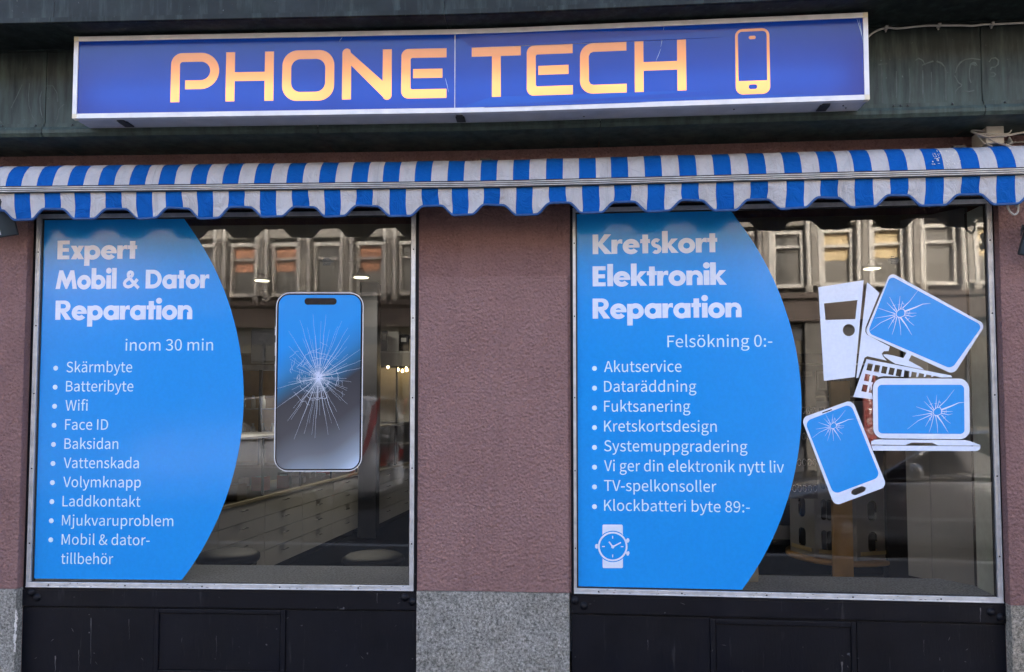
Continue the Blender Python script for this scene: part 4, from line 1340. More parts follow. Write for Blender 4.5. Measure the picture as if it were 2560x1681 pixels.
def head_glyph(ch):
    S = SW
    if ch == 'E': return [rc(0, 0, S, 1), rc(S, 0, .60, .2), rc(S, .4, .57, .6), rc(S, .8, .60, 1)], .66
    if ch == 'x': return [[[(0, .72), (.27, .72), (.66, 0), (.38, 0)]], [[(.02, 0), (.29, 0), (.65, .72), (.39, .72)]]], .68
    if ch == 'p': return [rc(0, -.36, S, .72), ringp(.40, OC, OR, OI)], .82
    if ch == 'b': return [rc(0, 0, S, 1.11), ringp(.40, OC, OR, OI)], .82
    if ch == 'a': return [rc(.54, 0, .54 + S, .72), ringp(.385, OC, OR, OI)], .84
    if ch == 'o': return [ringp(.385, OC, OR, OI)], .80
    if ch == 'e': return [ringp(.385, OC, OR, OI, 0, 322), rc(.17, .30, .768, .43)], .80
    if ch == 'r': return [rc(0, 0, S, .72), [[(S, .34), (S + .02, .45), (.32, .52), (.40, .53), (.47, .51), (.50, .50), (.50, .72), (.43, .735), (.35, .72), (.28, .66), (S, .6)]]], .52
    if ch == 't': return [rc(.1, 0, .1 + S, .95), rc(0, .52, .1, .72), rc(.1 + S, .52, .45, .72)], .47
    if ch == 'i': return [rc(.02, 0, .02 + S, .72), [arc(.02 + S / 2, .965, .155, 0, 360, 20)[:-1]]], .31
    if ch == 'l': return [rc(.02, 0, .02 + S, 1.11)], .30
    if ch == 'n': return [rc(0, 0, S, .72), [[(S, .36)] + [(.40 + .155 * math.cos(R(t)), .37 + .155 * math.sin(R(t))) for t in (165, 140, 115, 90, 60, 30, 0)] + [(.48, .37), (.48, 0), (.48 + S, 0), (.48 + S, .42)] + [(.44 + .285 * math.cos(R(t)), .45 + .285 * math.sin(R(t))) for t in (10, 30, 55, 80, 105, 125, 145)] + [(S, .60)]]], .76
    if ch == 'k': return [rc(0, 0, S, 1.11), [[(S, .47), (S, .30), (.43, 0), (.75, 0), (.42, .40), (.72, .72), (.42, .72)]]], .73
    if ch == 's':
        pth = arc(.27, .515, .145, 40, 250, 12) + arc(.265, .205, .15, 80, -140, 12)
        return [[stroke(pth, .185)]], .53
    if ch == 'M': return [[[(0, 0), (.25, 0), (.335, .52), (.56, 0), (.66, 0), (.885, .52), (.965, 0), (1.21, 0), (1.03, 1), (.82, 1), (.61, .50), (.40, 1), (.19, 1)]]], 1.22
    if ch == 'D': return [rc(0, 0, S, 1), [[(S, 0), (.40, 0)] + arc(.40, .5, .5, -90, 90, 22) + [(S, 1), (S, .79), (.38, .79)] + arc(.38, .5, .29, 90, -90, 16) + [(S, .21)]]], .94
    if ch == 'R': return [rc(0, 0, S, 1), [[(S, .385), (.46, .385)] + arc(.46, .6925, .3075, -90, 90, 14) + [(S, 1), (S, .82), (.42, .82)] + arc(.42, .70, .115, 90, -90, 10) + [(S, .585)]], [[(S, .46), (S, .40), (.52, 0), (.84, 0), (.46, .50)]]], .84
    if ch == 'K': return [rc(0, 0, S, 1), [[(S, .58), (S, .40), (.56, 0), (.90, 0), (.46, .52), (.86, 1), (.54, 1)]]], .87
    if ch == '&':
        pth = [(.93, .02), (.80, .14), (.60, .36), (.42, .56), (.34, .68), (.335, .78), (.38, .86), (.46, .89), (.54, .86), (.58, .78), (.55, .70), (.46, .60), (.30, .49), (.19, .40), (.13, .29), (.15, .19), (.22, .12), (.34, .09), (.48, .12), (.62, .22), (.76, .38), (.86, .50)]
        return [[stroke(pth[:12], .175)], [stroke(pth[11:], .175)]], 1.02
    return [], .3


def head_line(mb, s, xl, xr, yb, cap, d=DT):
    u0, z0 = hit(xl, yb, d)
    h = hz(xl, yb - cap, d) - z0
    u1 = hu(xr, yb, d)
    pen, sh = 0.0, []
    for ch in s:
        gl, adv = head_glyph(ch)
        for loops in gl: sh.append([[(pen + x, y) for x, y in l] for l in loops])
        pen += adv
    xs = [x for loops in sh for l in loops for x, y in l]
    sx = (u1 - u0) / (max(xs) - min(xs))
    for k, loops in enumerate(sh):
        mb.sheet([[(u0 + (x - min(xs)) * sx, z0 + y * h) for x, y in l] for l in loops], d + .00004 * (k % 4))


def bullet(mb, x, y, r, d=DT):
    u, z = hit(x, y, d); rr = hu(x + r, y, d) - u
    mb.sheet([arc(u, z, rr, 0, 360, 18)[:-1]], d)


def through3(p, q, r, n=40):
    ax, ay, bx, by, cx, cy = *p, *q, *r
    D = 2 * (ax * (by - cy) + bx * (cy - ay) + cx * (ay - by))
    ux = ((ax * ax + ay * ay) * (by - cy) + (bx * bx + by * by) * (cy - ay) + (cx * cx + cy * cy) * (ay - by)) / D
    uy = ((ax * ax + ay * ay) * (cx - bx) + (bx * bx + by * by) * (ax - cx) + (cx * cx + cy * cy) * (bx - ax)) / D
    rr = math.hypot(ax - ux, ay - uy)
    a0, a1 = math.atan2(ay - uy, ax - ux), math.atan2(cy - uy, cx - ux)
    return [(ux + rr * math.cos(a0 + (a1 - a0) * i / n), uy + rr * math.sin(a0 + (a1 - a0) * i / n)) for i in range(n + 1)]


def poster(name, label, tl, bl, p1, p2, p3, heads, lines, bullets):
    a = through3(hit(*p1, DB), hit(*p2, DB), hit(*p3, DB))
    u0 = avg(hu(*tl, DB), hu(*bl, DB)); z1, z0 = avg(hz(*tl, DB), a[0][1]), avg(hz(*bl, DB), a[-1][1])
    m = MB(); m.sheet([[(u0, z0), (a[-1][0], z0)] + a[::-1][1:-1] + [(a[0][0], z1), (u0, z1)]], DB, 0, .0004)
    root = m.build(name, 'blue_vinyl')
    tag(root, label, 'window sticker')
    for h in heads:
        m = MB(); head_line(m, *h); m.build('headline', 'white_vinyl', root)
    for l in lines:
        m = MB(); text_line(m, *l); m.build('text_line', 'white_print', root)
    for b in bullets:
        m = MB(); bullet(m, *b); m.build('bullet_point', 'white_print', root)
    return root


left_lines = [('inom 30 min', 313.5, 532.5, 877, 28)]
for i, (s, a, b) in enumerate((('Skärmbyte', 165.9, 330.2), ('Batteribyte', 164.7, 333.2), ('Wifi', 163.3, 219), ('Face ID', 162.5, 270), ('Baksidan', 160.8, 295.4), ('Vattenskada', 159, 347),
                               ('Volymknapp', 157.7, 352), ('Laddkontakt', 156, 350.8), ('Mjukvaruproblem', 154.6, 433), ('Mobil & dator-', 153.8, 374), ('tillbehör', 152.3, 282.7))):
    left_lines.append((s, a, b, 931.1 + 47.87 * i, 26))
left_bul = [(139.2 - 1.36 * i, 920.7 + 47.7 * i, 6) for i in range(10)]
poster('blue_poster', 'blue sticker in the left window listing repairs from Skärmbyte to tillbehör', (109.5, 549), (84.7, 1446), (460, 548.5), (609.3, 985), (454, 1451.5),
       [('Expert', 142.9, 342, 648.8, 46.5), ('Mobil & Dator', 138.8, 522.5, 723, 46.5), ('Reparation', 138, 480.5, 800, 48)], left_lines, left_bul)
right_lines = [('Felsökning 0:-', 1668.7, 1931, 868.5, 29)]
for i, (s, b) in enumerate((('Akutservice', 1704), ('Dataräddning', 1741), ('Fuktsanering', 1726), ('Kretskortsdesign', 1792), ('Systemuppgradering', 1868.8), ('Vi ger din elektronik nytt liv', 1960),
                            ('TV-spelkonsoller', 1791), ('Klockbatteri byte 89:-', 1874.8))):
    right_lines.append((s, 1510.3, b, 930.5 + 49.5 * i, 27))
right_bul = [(1486.3, 921.4 + 49.4 * i, 6.2) for i in range(8)]
RP = poster('blue_poster', 'blue sticker in the right window listing repairs from Akutservice to Klockbatteri', (1441, 530), (1444.5, 1465), (1826, 528), (2003.8, 1010), (1855, 1476),
            [('Kretskort', 1481.7, 1793.4, 636, 49), ('Elektronik', 1481.7, 1817.4, 716.5, 50), ('Reparation', 1481.7, 1854, 797, 50)], right_lines, right_bul)

# wristwatch pictogram
def wp(x, y): return hit(1400 + x / 2.517, 1060 + y / 2.517, DT)


def quad(mb, pts, f, d=DT): mb.sheet([[f(*p) for p in pts]], d)


m = MB()
c, r = (332, 772), 93
m.sheet([[wp(c[0] + r * math.cos(R(t)), c[1] + r * math.sin(R(t))) for t in range(0, 360, 9)], [wp(c[0] + (r - 11) * math.cos(R(t)), c[1] + (r - 11) * math.sin(R(t))) for t in range(0, 360, 9)]], DT)
up = [wp(x, y) for x, y in ((267, 700), (267, 640), (273, 634), (389, 634), (395, 640), (395, 700))]
ringt = [wp(c[0] + 99 * math.cos(R(t)), c[1] + 99 * math.sin(R(t))) for t in range(-48, -133, -7)]
m.sheet([up + ringt], DT)
dn = [wp(x, y) for x, y in ((396, 846), (396, 902), (390, 908), (274, 908), (268, 902), (268, 846))]
ringb = [wp(c[0] + 99 * math.cos(R(t)), c[1] + 99 * math.sin(R(t))) for t in range(132, 47, -7)]
m.sheet([dn + ringb], DT)
for x0, y0, x1, y1 in ((328.5, 705, 334.5, 722), (328.5, 823, 334.5, 840), (265, 769, 282, 775), (383, 770, 399, 776)):
    quad(m, ((x0, y0), (x1, y0), (x1, y1), (x0, y1)), wp)
for p, w in (([(334, 776), (308, 742)], 9), ([(330, 775), (383, 747)], 8)):
    m.sheet([[wp(*q) for q in stroke(p, w)]], DT + .00005 * w)
m.sheet([[wp(332 + 10 * math.cos(R(t)), 774 + 10 * math.sin(R(t))) for t in range(0, 360, 24)]], DT + .0006)
quad(m, ((237, 757), (227, 757), (221, 763), (221, 779), (227, 785), (237, 785)), wp)
quad(m, ((413, 733), (424, 719), (434, 722), (438, 736), (430, 747), (421, 748)), wp)
quad(m, ((413, 812), (424, 803), (434, 802), (438, 812), (432, 828), (422, 830)), wp)
m.build('watch_pictogram', 'white_vinyl', RP)

# cracked phone sticker
def pp(x, y): return (680 + x / 3.324, 720 + y / 3.324)


def rq(tl, tr, br, bl, r, d, n=8):
    """rounded quadrilateral given by its four photo corners; r in metres"""
    q = [hit(*p, d) for p in (bl, br, tr, tl)]
    out = []
    for i in range(4):
        p, a, b = Vector(q[i]), Vector(q[i - 1]), Vector(q[(i + 1) % 4])
        e1, e2 = (a - p).normalized(), (b - p).normalized()
        ctl = [p + e1 * r, p + e1 * r * .45, p + e2 * r * .45, p + e2 * r]
        for k in range(n + 1):
            t = k / n; s = 1 - t
            v = ctl[0] * s ** 3 + ctl[1] * 3 * s * s * t + ctl[2] * 3 * s * t * t + ctl[3] * t ** 3
            out.append((v.x, v.y))
    return out


ph_q = [pp(36, 37), pp(763, 38), pp(747, 1526), pp(14, 1528)]


def inset(q, px):
    c = [(x, y) for x, y in q]
    return [(c[0][0] + px, c[0][1] + px), (c[1][0] - px, c[1][1] + px), (c[2][0] - px, c[2][1] - px), (c[3][0] + px, c[3][1] - px)]


m = MB(); m.sheet([rq(*ph_q, .075, DB)], DB, 0, .0004)
PH = m.build('phone_sticker', 'silver_vinyl'); tag(PH, 'sticker of a cracked smartphone with blue and grey screen in left window', 'window sticker')
m = MB()
for y0, y1 in ((322, 395), (455, 565), (610, 735)):
    q = [pp(30, y0), pp(30, y1), pp(24, y1), pp(25, y0)]
    m.sheet([[hit(*p, DB) for p in q]], DB + .0001)
m.build('side_button', 'silver_vinyl', PH)
m = MB(); m.sheet([rq(*inset(ph_q, 2.6), .068, DB)], DB + .0003); m.build('black_border', 'black_vinyl', PH)
m = MB(); m.sheet([rq(*inset(ph_q, 6.6), .056, DB)], DB + .0006); m.build('screen', 'printed_screen', PH)
m = MB(); m.sheet([rq(pp(271, 85), pp(538, 85), pp(537, 141), pp(271, 141), .0165, DB, 10)], DB + .0009); m.build('camera_slot', 'black_vinyl', PH)
rnd = random.Random(3)
m = MB()
C0 = (387, 745)
kk = [0]


def crack(pts, w0, w1):
    n = len(pts)
    q = [hit(*pp(*p), DB) for p in pts]
    kk[0] += 1
    m.sheet([stroke(q, [(w0 + (w1 - w0) * i / (n - 1)) / 1000 for i in range(n)])], DB + .0009 + .000004 * kk[0])


tips = [(342, 222), (450, 222), (408, 275), (232, 268), (294, 330), (138, 360), (140, 485), (478, 350), (545, 322), (580, 278), (632, 332), (646, 395), (620, 490), (630, 553), (733, 512), (745, 600), (737, 666), (622, 628),
        (148, 590), (172, 580), (155, 678), (210, 668), (180, 752), (137, 788), (42, 836), (28, 1006), (165, 848), (620, 754), (660, 782), (628, 836), (622, 852), (608, 892), (628, 966), (574, 940), (538, 1030), (560, 1180), (496, 1126), (467, 1220),
        (357, 1250), (332, 1220), (310, 1125), (268, 1212), (183, 1260), (128, 1108), (158, 1098), (178, 1000), (397, 1060), (255, 420), (332, 430), (230, 545)]
bright = {(450, 222), (342, 222), (232, 268), (138, 360), (28, 1006), (183, 1260), (357, 1250), (733, 512), (745, 600), (737, 666), (560, 1180), (467, 1220), (128, 1108), (42, 836), (646, 395), (632, 332)}
for t in tips:
    n = 7
    pts = []
    for i in range(n):
        f = i / (n - 1)
        f = .02 + .98 * f
        j = 5 * math.sin(3.1 * f) * rnd.uniform(-1, 1)
        dx, dy = t[0] - C0[0], t[1] - C0[1]
        l = math.hypot(dx, dy)
        pts.append((C0[0] + dx * f - dy / l * j, C0[1] + dy * f + dx / l * j))
    pts[-1] = t
    w = 2.1 if t in bright else 1.3
    crack(pts, w * .8, .55)
    if t in bright:
        crack([(x + 3, y + 2) for x, y in pts[1:5]], 1.2, .4)
for k in range(46):
    a = rnd.uniform(0, 360); l = rnd.uniform(70, 200)
    crack([(C0[0] + l * f * math.cos(R(a + rnd.uniform(-1, 1))), C0[1] + l * f * math.sin(R(a))) for f in (.05, .4, .7, 1)], 1.1, .4)
for rad, cnt in ((10, 8), (16, 10), (24, 12), (34, 13), (46, 13), (60, 12), (76, 11), (94, 10), (114, 9), (136, 8), (158, 9), (182, 6), (208, 5), (262, 3)):
    for k in range(cnt):
        a0 = rnd.uniform(0, 360)
        da = rnd.uniform(10, 30)
        r1 = rad * rnd.uniform(.86, 1.14); sl = rnd.uniform(-.12, .12)
        pts = [(C0[0] + r1 * (1 + sl * i / 4 + rnd.uniform(-.035, .035)) * math.cos(R(a0 + da * i / 4)), C0[1] + r1 * (1 + sl * i / 4 + rnd.uniform(-.035, .035)) * math.sin(R(a0 + da * i / 4))) for i in range(5)]
        crack(pts, rnd.uniform(.7, 1.6), rnd.uniform(.4, 1.1))
for a0, a1, rad, w in ((205, 300, 205, 1.3), (262, 330, 160, 1.6), (66, 122, 185, 2.0), (108, 150, 232, 1.3), (-25, 25, 160, 1.5), (165, 205, 158, 1.3)):
    n_ = 8
    pts = []
    for i in range(n_ + 1):                              # straight chords from ray to ray, not a circle
        rr = rad * rnd.uniform(.92, 1.07); t_ = R(a0 + (a1 - a0) * i / n_)
        pts.append((C0[0] + rr * math.cos(t_), C0[1] + rr * math.sin(t_)))
    crack(pts, w, w * .6)
for k in range(40):
    a_ = rnd.uniform(0, 360); l_ = rnd.uniform(26, 90)
    crack([(C0[0] + l_ * f_ * math.cos(R(a_)), C0[1] + l_ * f_ * math.sin(R(a_))) for f_ in (.08, .5, 1)], 2.0, .5)
crack([(C0[0] + 12 * math.cos(R(t)), C0[1] + 12 * math.sin(R(t))) for t in range(0, 340, 20)], 4, 4)
m.build('crack_lines', 'white_vinyl', PH)

# the device stickers of the right window
def dp(x, y): return (2000 + x / 4.958, 660 + y / 4.96)          # close-up of tower and monitor


def ep(x, y): return (1900 + x / 3.606, 900 + y / 3.605)         # close-up of laptop and tablet


def psheet(mb, f, loops, d=DB, thick=.0004): mb.sheet([[hit(*f(*p), d) for p in l] for l in loops], d, 0, thick)


def circ(cx, cy, r, n=28): return [(cx + r * math.cos(2 * math.pi * i / n), cy + r * math.sin(2 * math.pi * i / n)) for i in range(n)]


STAR = [((1110, 412), (1205, 590)), ((1240, 400), (1222, 580)), ((1078, 482), (1195, 600)), ((972, 550), (1180, 618)), ((928, 674), (1180, 632)), ((862, 836), (1000, 730), (1185, 645)), ((1272, 462), (1245, 565)),
        ((1465, 328), (1360, 465), (1270, 550)), ((1620, 490), (1520, 500), (1430, 540), (1300, 590)), ((1445, 612), (1300, 610)), ((1440, 640), (1390, 655), (1295, 632)), ((1415, 766), (1360, 722), (1300, 655)),
        ((1386, 882), (1310, 755), (1240, 660)), ((1250, 886), (1245, 790), (1222, 660)), ((1140, 880), (1170, 790), (1200, 660)), ((1092, 804), (1130, 740), (1180, 660))]


def star(f0, conv, d, w=1.0):
    """star-shaped crack; conv maps the close-up drawing to photo pixels"""
    mb = MB()
    for k, pth in enumerate(STAR):
        q = [hit(*conv(*p), d) for p in pth]
        if len(q) == 2: q.insert(1, ((q[0][0] + q[1][0]) / 2, (q[0][1] + q[1][1]) / 2 - .0005))
        wide = 7.5 if k in (8, 12) else 3.6
        mb.sheet([stroke(q, [.0009 * w, .0024 * w * wide / 4, .0045 * w * wide / 4])], d + .00003 * k)
    ring = [(1205, 590), (1245, 560), (1285, 565), (1300, 600), (1295, 640), (1245, 665), (1205, 655), (1190, 625)]
    o = [hit(*conv(1245 + (x - 1245) * 1.10, 612 + (y - 612) * 1.10), d) for x, y in ring]; i = [hit(*conv(1245 + (x - 1245) * .93, 612 + (y - 612) * .95), d) for x, y in ring]
    mb.sheet([o, i], d + .0006)
    rr = random.Random(6)
    for k in range(14):
        a = rr.uniform(0, 360); r = rr.uniform(80, 140)
        x, y = 1240 + r * math.cos(R(a)), 612 + r * math.sin(R(a))
        b = R(a + 90 + rr.uniform(-25, 25)); l = rr.uniform(12, 24)
        q = [hit(*conv(x - l * math.cos(b), y - l * math.sin(b)), d), hit(*conv(x, y), d), hit(*conv(x + l * math.cos(b), y + l * math.sin(b)), d)]
        mb.sheet([stroke(q, [.0007 * w, .0016 * w, .0007 * w])], d + .00065 + .00002 * k)
    return mb


m = MB()
psheet(m, dp, [[(228, 290), (790, 203), (680, 1404), (296, 1452)], [(297, 492), (712, 449), (686, 685), (316, 698)], circ(605, 822, 75)])
tag(m.build('computer_tower_sticker', 'white_vinyl'), 'white sticker of a computer tower front with window and round hole', 'window sticker')
m = MB()
psheet(m, dp, [[(832, 228), (985, 362), (940, 470), (812, 790), (808, 840), (832, 880), (1112, 1026), (1098, 1082), (1040, 1084), (1014, 1112), (1030, 1150), (1075, 1200), (835, 1146), (800, 1165), (722, 1410), (698, 1418)]])
tag(m.build('computer_side_sticker', 'white_vinyl'), 'white sticker of the tower side panel, half behind the tilted monitor', 'window sticker')


def rpoly(pts, r, n=7):
    out = []
    k = len(pts)
    for i in range(k):
        p, a, b = Vector(pts[i]), Vector(pts[i - 1]), Vector(pts[(i + 1) % k])
        e1, e2 = (a - p).normalized(), (b - p).normalized()
        for j in range(n + 1):
            t = j / n; s = 1 - t
            v = (p + e1 * r) * s ** 3 + (p + e1 * r * .45) * 3 * s * s * t + (p + e2 * r * .45) * 3 * s * t * t + (p + e2 * r) * t ** 3
            out.append((v.x, v.y))
    return out


m = MB()
psheet(m, dp, [rpoly([(1120, 104), (2300, 752), (1905, 1372), (800, 866)], 75)], DB + .0012)
MON = m.build('monitor_sticker', 'white_vinyl'); tag(MON, 'sticker of a tilted blue monitor with a cracked screen, uppermost of the devices', 'window sticker')
m = MB(); psheet(m, dp, [rpoly([(1120, 146), (2262, 766), (1880, 1304), (838, 856)], 70)], DB + .0016, 0); m.build('screen', 'blue_vinyl', MON)
m = MB(); psheet(m, dp, [[(1322, 1095), (1382, 1128), (1345, 1205), (1280, 1175)]], DB + .0014, 0)
psheet(m, dp, [[(1030, 1126), (1075, 1122), (1150, 1135), (1282, 1170), (1348, 1200), (1440, 1250), (1510, 1290), (1538, 1312), (1420, 1290), (1180, 1238), (1110, 1195), (1050, 1152)]], DB + .00145, 0)
m.build('stand', 'white_vinyl', MON)
star(None, dp, DB + .0019).build('crack_lines', 'white_vinyl', MON)
m = MB()                                                   # dark contour beside the monitor is bare glass; keyboard below
kb = [(825, 1182), (1885, 1388), (1888, 1410), (1835, 1412), (1010, 1398), (905, 1432), (880, 1500), (760, 1488), (745, 1500)]
def keyquad(r, c):
    def P(a, b):                                           # a along the row, b down
        x = 842 + a * 90.5 - b * 31; y = 1232 + a * 17.4 + b * 131
        return (x, y)
    return [P(c, r), P(c + .70, r), P(c + .70, r + .66), P(c, r + .66)]


holes = [keyquad(0, c) for c in range(5)]
outline_k = [(825, 1182), (1870, 1388), (1888, 1408), (1320, 1398), (1300, 1390), (1030, 1396), (930, 1420), (905, 1470), (890, 1530)]
def kp(x, y): return dp(x, y)


low_k = [(900, 1600), (893, 1660), (640, 1640)]
O = [(825, 1182), (1870, 1384), (1888, 1408), (1760, 1410)]
for c in (9, 8, 7, 6, 5):                                  # keys cut by the laptop's edge leave open slots
    q = keyquad(0, c)
    O += [(q[1][0] - 6, 1405), q[1], q[0], (q[0][0] - 10, 1400)]
O += [(1290, 1400), (1040, 1392)]
q = keyquad(1, 1)
O += [(960, 1405), (q[1][0] - 8, 1412), (q[1][0], q[1][1]), q[0], q[3], (q[3][0] + 30, q[3][1] + 4), (892, 1500), (888, 1560)]
q2 = keyquad(2, 1)
O += [(880, 1568), (q2[0][0], q2[0][1]), q2[3], (q2[3][0] + 40, q2[3][1] + 4), (905, 1680), (660, 1650)]
m = MB(); psheet(m, dp, [O] + holes + [keyquad(1, 0), keyquad(2, 0)], DB + .0002)
tag(m.build('keyboard_sticker', 'white_vinyl'), 'white sticker of a slanted keyboard partly covered by the laptop', 'window sticker')
m = MB()
psheet(m, ep, [rpoly([(1016, 166), (1886, 170), (1893, 716), (1022, 708)], 92)], DB + .0030)
LAP = m.build('laptop_sticker', 'white_vinyl'); tag(LAP, 'sticker of an open laptop with a cracked blue screen, below the monitor', 'window sticker')
m = MB(); psheet(m, ep, [rpoly([(1060, 225), (1840, 225), (1844, 668), (1066, 664)], 38)], DB + .0034, 0); m.build('screen', 'blue_vinyl', LAP)
m = MB(); psheet(m, ep, [[(1002, 735), (1030, 722), (1070, 718), (1850, 724), (1890, 732), (1988, 768), (1988, 774), (1605, 772), (1555, 748), (1365, 746), (1312, 768), (1003, 764)]], DB + .0031, 0)
psheet(m, ep, [[(1004, 772), (1988, 779), (1984, 800), (1970, 815), (1945, 823), (1020, 818)]], DB + .0031, 0); m.build('base', 'white_vinyl', LAP)


def lstar(x, y): return ep(1600 + (x - 1248) * .70, 466 + (y - 612) * .70)


star(None, lstar, DB + .0037, .95).build('crack_lines', 'white_vinyl', LAP)
m = MB()
psheet(m, ep, [rpoly([(372, 524), (832, 360), (1145, 1142), (672, 1318)], 58), rpoly([(808, 1180), (940, 1128), (968, 1176), (838, 1232)], 40)], DB + .0044)
TAB = m.build('tablet_sticker', 'white_vinyl'); tag(TAB, 'sticker of a tilted tablet with cracked blue screen, lowest of the devices', 'window sticker')
m = MB(); psheet(m, ep, [rpoly([(404, 556), (818, 396), (1084, 1056), (664, 1214)], 58)], DB + .0048, 0); m.build('screen', 'blue_vinyl', TAB)
m = MB(); psheet(m, ep, [[(560, 474), (646, 444), (649, 453), (563, 483)]], DB + .0048, 0); m.build('speaker_slot', 'black_vinyl', TAB)


def tstar(x, y): return ep(662 + (x - 1248) * .50, 594 + (y - 612) * .50)


star(None, tstar, DB + .0051, .7).build('crack_lines', 'white_vinyl', TAB)
# faint block of small print on each pane
for cx_, cy_, lab in ((817, 655, 'faint small print on the left pane above the phone sticker'), (2236, 651, 'faint small print on the right pane above the monitor sticker')):
    rnd = random.Random(cx_)
    m = MB()
    for r, wd in enumerate((16, 19, 31, 15, 19)):
        x = cx_ - wd / 2
        y = cy_ - 8 + r * 4.1 - (x - cx_) * .02
        while x < cx_ + wd / 2:
            l = rnd.uniform(1.0, 2.6)
            q = [(x, y), (x + l, y), (x + l, y - 2.1), (x, y - 2.1)]
            m.sheet([[hit(*p_, DB) for p_ in q][::-1]], DB)
            x += l + rnd.uniform(.5, 1.1)
    tag(m.build('glass_label', 'glass_print'), lab, 'glass label')
# small dirt specks sticking to the glass
rnd = random.Random(44)

# ------------------------------------------------------------------ inside the shop
FLZ = .0
m = MB(); m.wbox(-6.3, 6.3, 4.35, 13.2, -.2, FLZ); m.build('shop_floor', 'dark_floor', BR)
m = MB(); m.wbox(-6.3, 6.3, 4.4, 13.2, 2.98, 3.1); m.build('shop_ceiling', 'shop_ceiling', BR)
m = MB(); m.wbox(-6.3, 6.3, 13.0, 13.2, 0, 2.98); m.wbox(-6.5, -6.3, 4.5, 13.2, -.2, 14); m.wbox(6.3, 6.5, 3.9, 13.2, -.2, 14); m.wbox(-6.5, 6.5, 13.2, 13.4, -.2, 14)
m.build('back_wall', 'shop_wall', BR)
# carpeted ledges behind the panes
for a, b, dep, lab in ((L_IN - .06, LR_IN + .06, .42, 'grey carpeted display ledge behind the left window'), (R_IN - .06, RR_IN + .05, .35, 'grey carpeted display ledge behind the right window')):
    m = MB(); m.fbox(a, b, -dep, -.082, ZB_I - .35, ZB_I + .004, n=4); m.fbox(a, b, -.082, -.014, ZB_I - .02, ZB_I + .004)
    tag(m.build('display_ledge', 'grey_carpet'), lab, 'ledge')
# window reveal at the right edge of the right window, dark joint, and the pale partition behind
m = MB(); m.fbox(RR_IN - .004, RR_IN + .02, -.17, -.014, ZB_I, ZT_I)
m.build('window_reveal', 'reveal_paint', BR)
m = MB(); m.fbox(RR_IN + .0, RR_IN + .035, -.205, -.172, ZB_I, ZT_I); m.build('joint_strip', 'rubber_black', BR)
p = [W(hu(2440, 1300, -.2), -.21, 0), at(2271, 1300, 4.30)]
m = MB()
a = Vector((p[0].x, p[0].y, 0)); b = Vector((p[1].x, p[1].y, 0)); dd = (b - a).normalized(); nn = Vector((-dd.y, dd.x, 0))
m.obox((a + b) / 2 + Vector((0, 0, 1.62)) - nn * .0, (b - a) / 2, nn * .012, Vector((0, 0, 1.0)))
PT = m.build('partition_board', 'partition_panel'); tag(PT, 'pale grey partition board standing at the right end of the right window', 'partition')
q = a.lerp(b, .62)
m = MB(); m.obox(q + Vector((0, 0, 1.62)) - nn * .013, dd * .002, nn * .002, Vector((0, 0, 1.0))); m.obox(q + Vector((0, 0, 1.62)) + nn * .013, dd * .002, nn * .002, Vector((0, 0, 1.0)))
m.build('joint', 'cabinet_edge', PT)
x0, x1 = at(2218, 1300, 5.05).x, at(2275, 1300, 5.05).x
m = MB(); m.wbox(x0, x1 + .3, 5.05, 5.12, 0, 2.1); tag(m.build('dark_screen', 'navy_panel'), 'dark navy upright panel between display stand and pale partition', 'panel')

# ceiling lamps
def ceiling_lamp(px, py, label, y):
    c = at(px, py, y)
    t = thing('ceiling_lamp', label, 'ceiling lamp', (c.x, c.y, 2.975), 'round ceiling lamps in the shop')
    t['group'] = 'round ceiling lamps in the shop'
    m = MB(); m.lathe((c.x, c.y, c.z), [(.078, 0), (.078, .004)], n=28); m.build('lens', 'downlight', t)
    m = MB(); m.lathe((c.x, c.y, c.z + .0045), [(.092, 0), (.09, .02), (.05, .03), (.02, max(.035, 2.98 - c.z))], n=28); m.build('housing', 'white_lacquer', t)
    l = bpy.data.lights.new('lamp_light', 'AREA'); l.shape = 'DISK'; l.size = .14; l.energy = 3.2; l.color = (1, .92, .76)
    o = bpy.data.objects.new('lamp_light', l); COL.objects.link(o); o.parent = t; o.location = (0, 0, c.z - .012 - 2.975)
    return t


ceiling_lamp(655, 703, 'round ceiling lamp seen left above the phone sticker', 8.3)
ceiling_lamp(903, 695, 'round ceiling lamp seen right above the phone sticker', 8.0)
ceiling_lamp(2180, 673, 'round ceiling lamp seen above the computer tower sticker', 7.5)

# drawer counters with glass cases
def cx_at(px, y): return (px - CX) / FPX * y


CA, CBk = Vector((-2.195, 6.98, 0)), Vector((-1.83, 9.1, 0))
cdir = (CBk - CA).normalized(); cn = Vector((cdir.y, -cdir.x, 0))         # cn faces the aisle (right)
ZTOP = .715


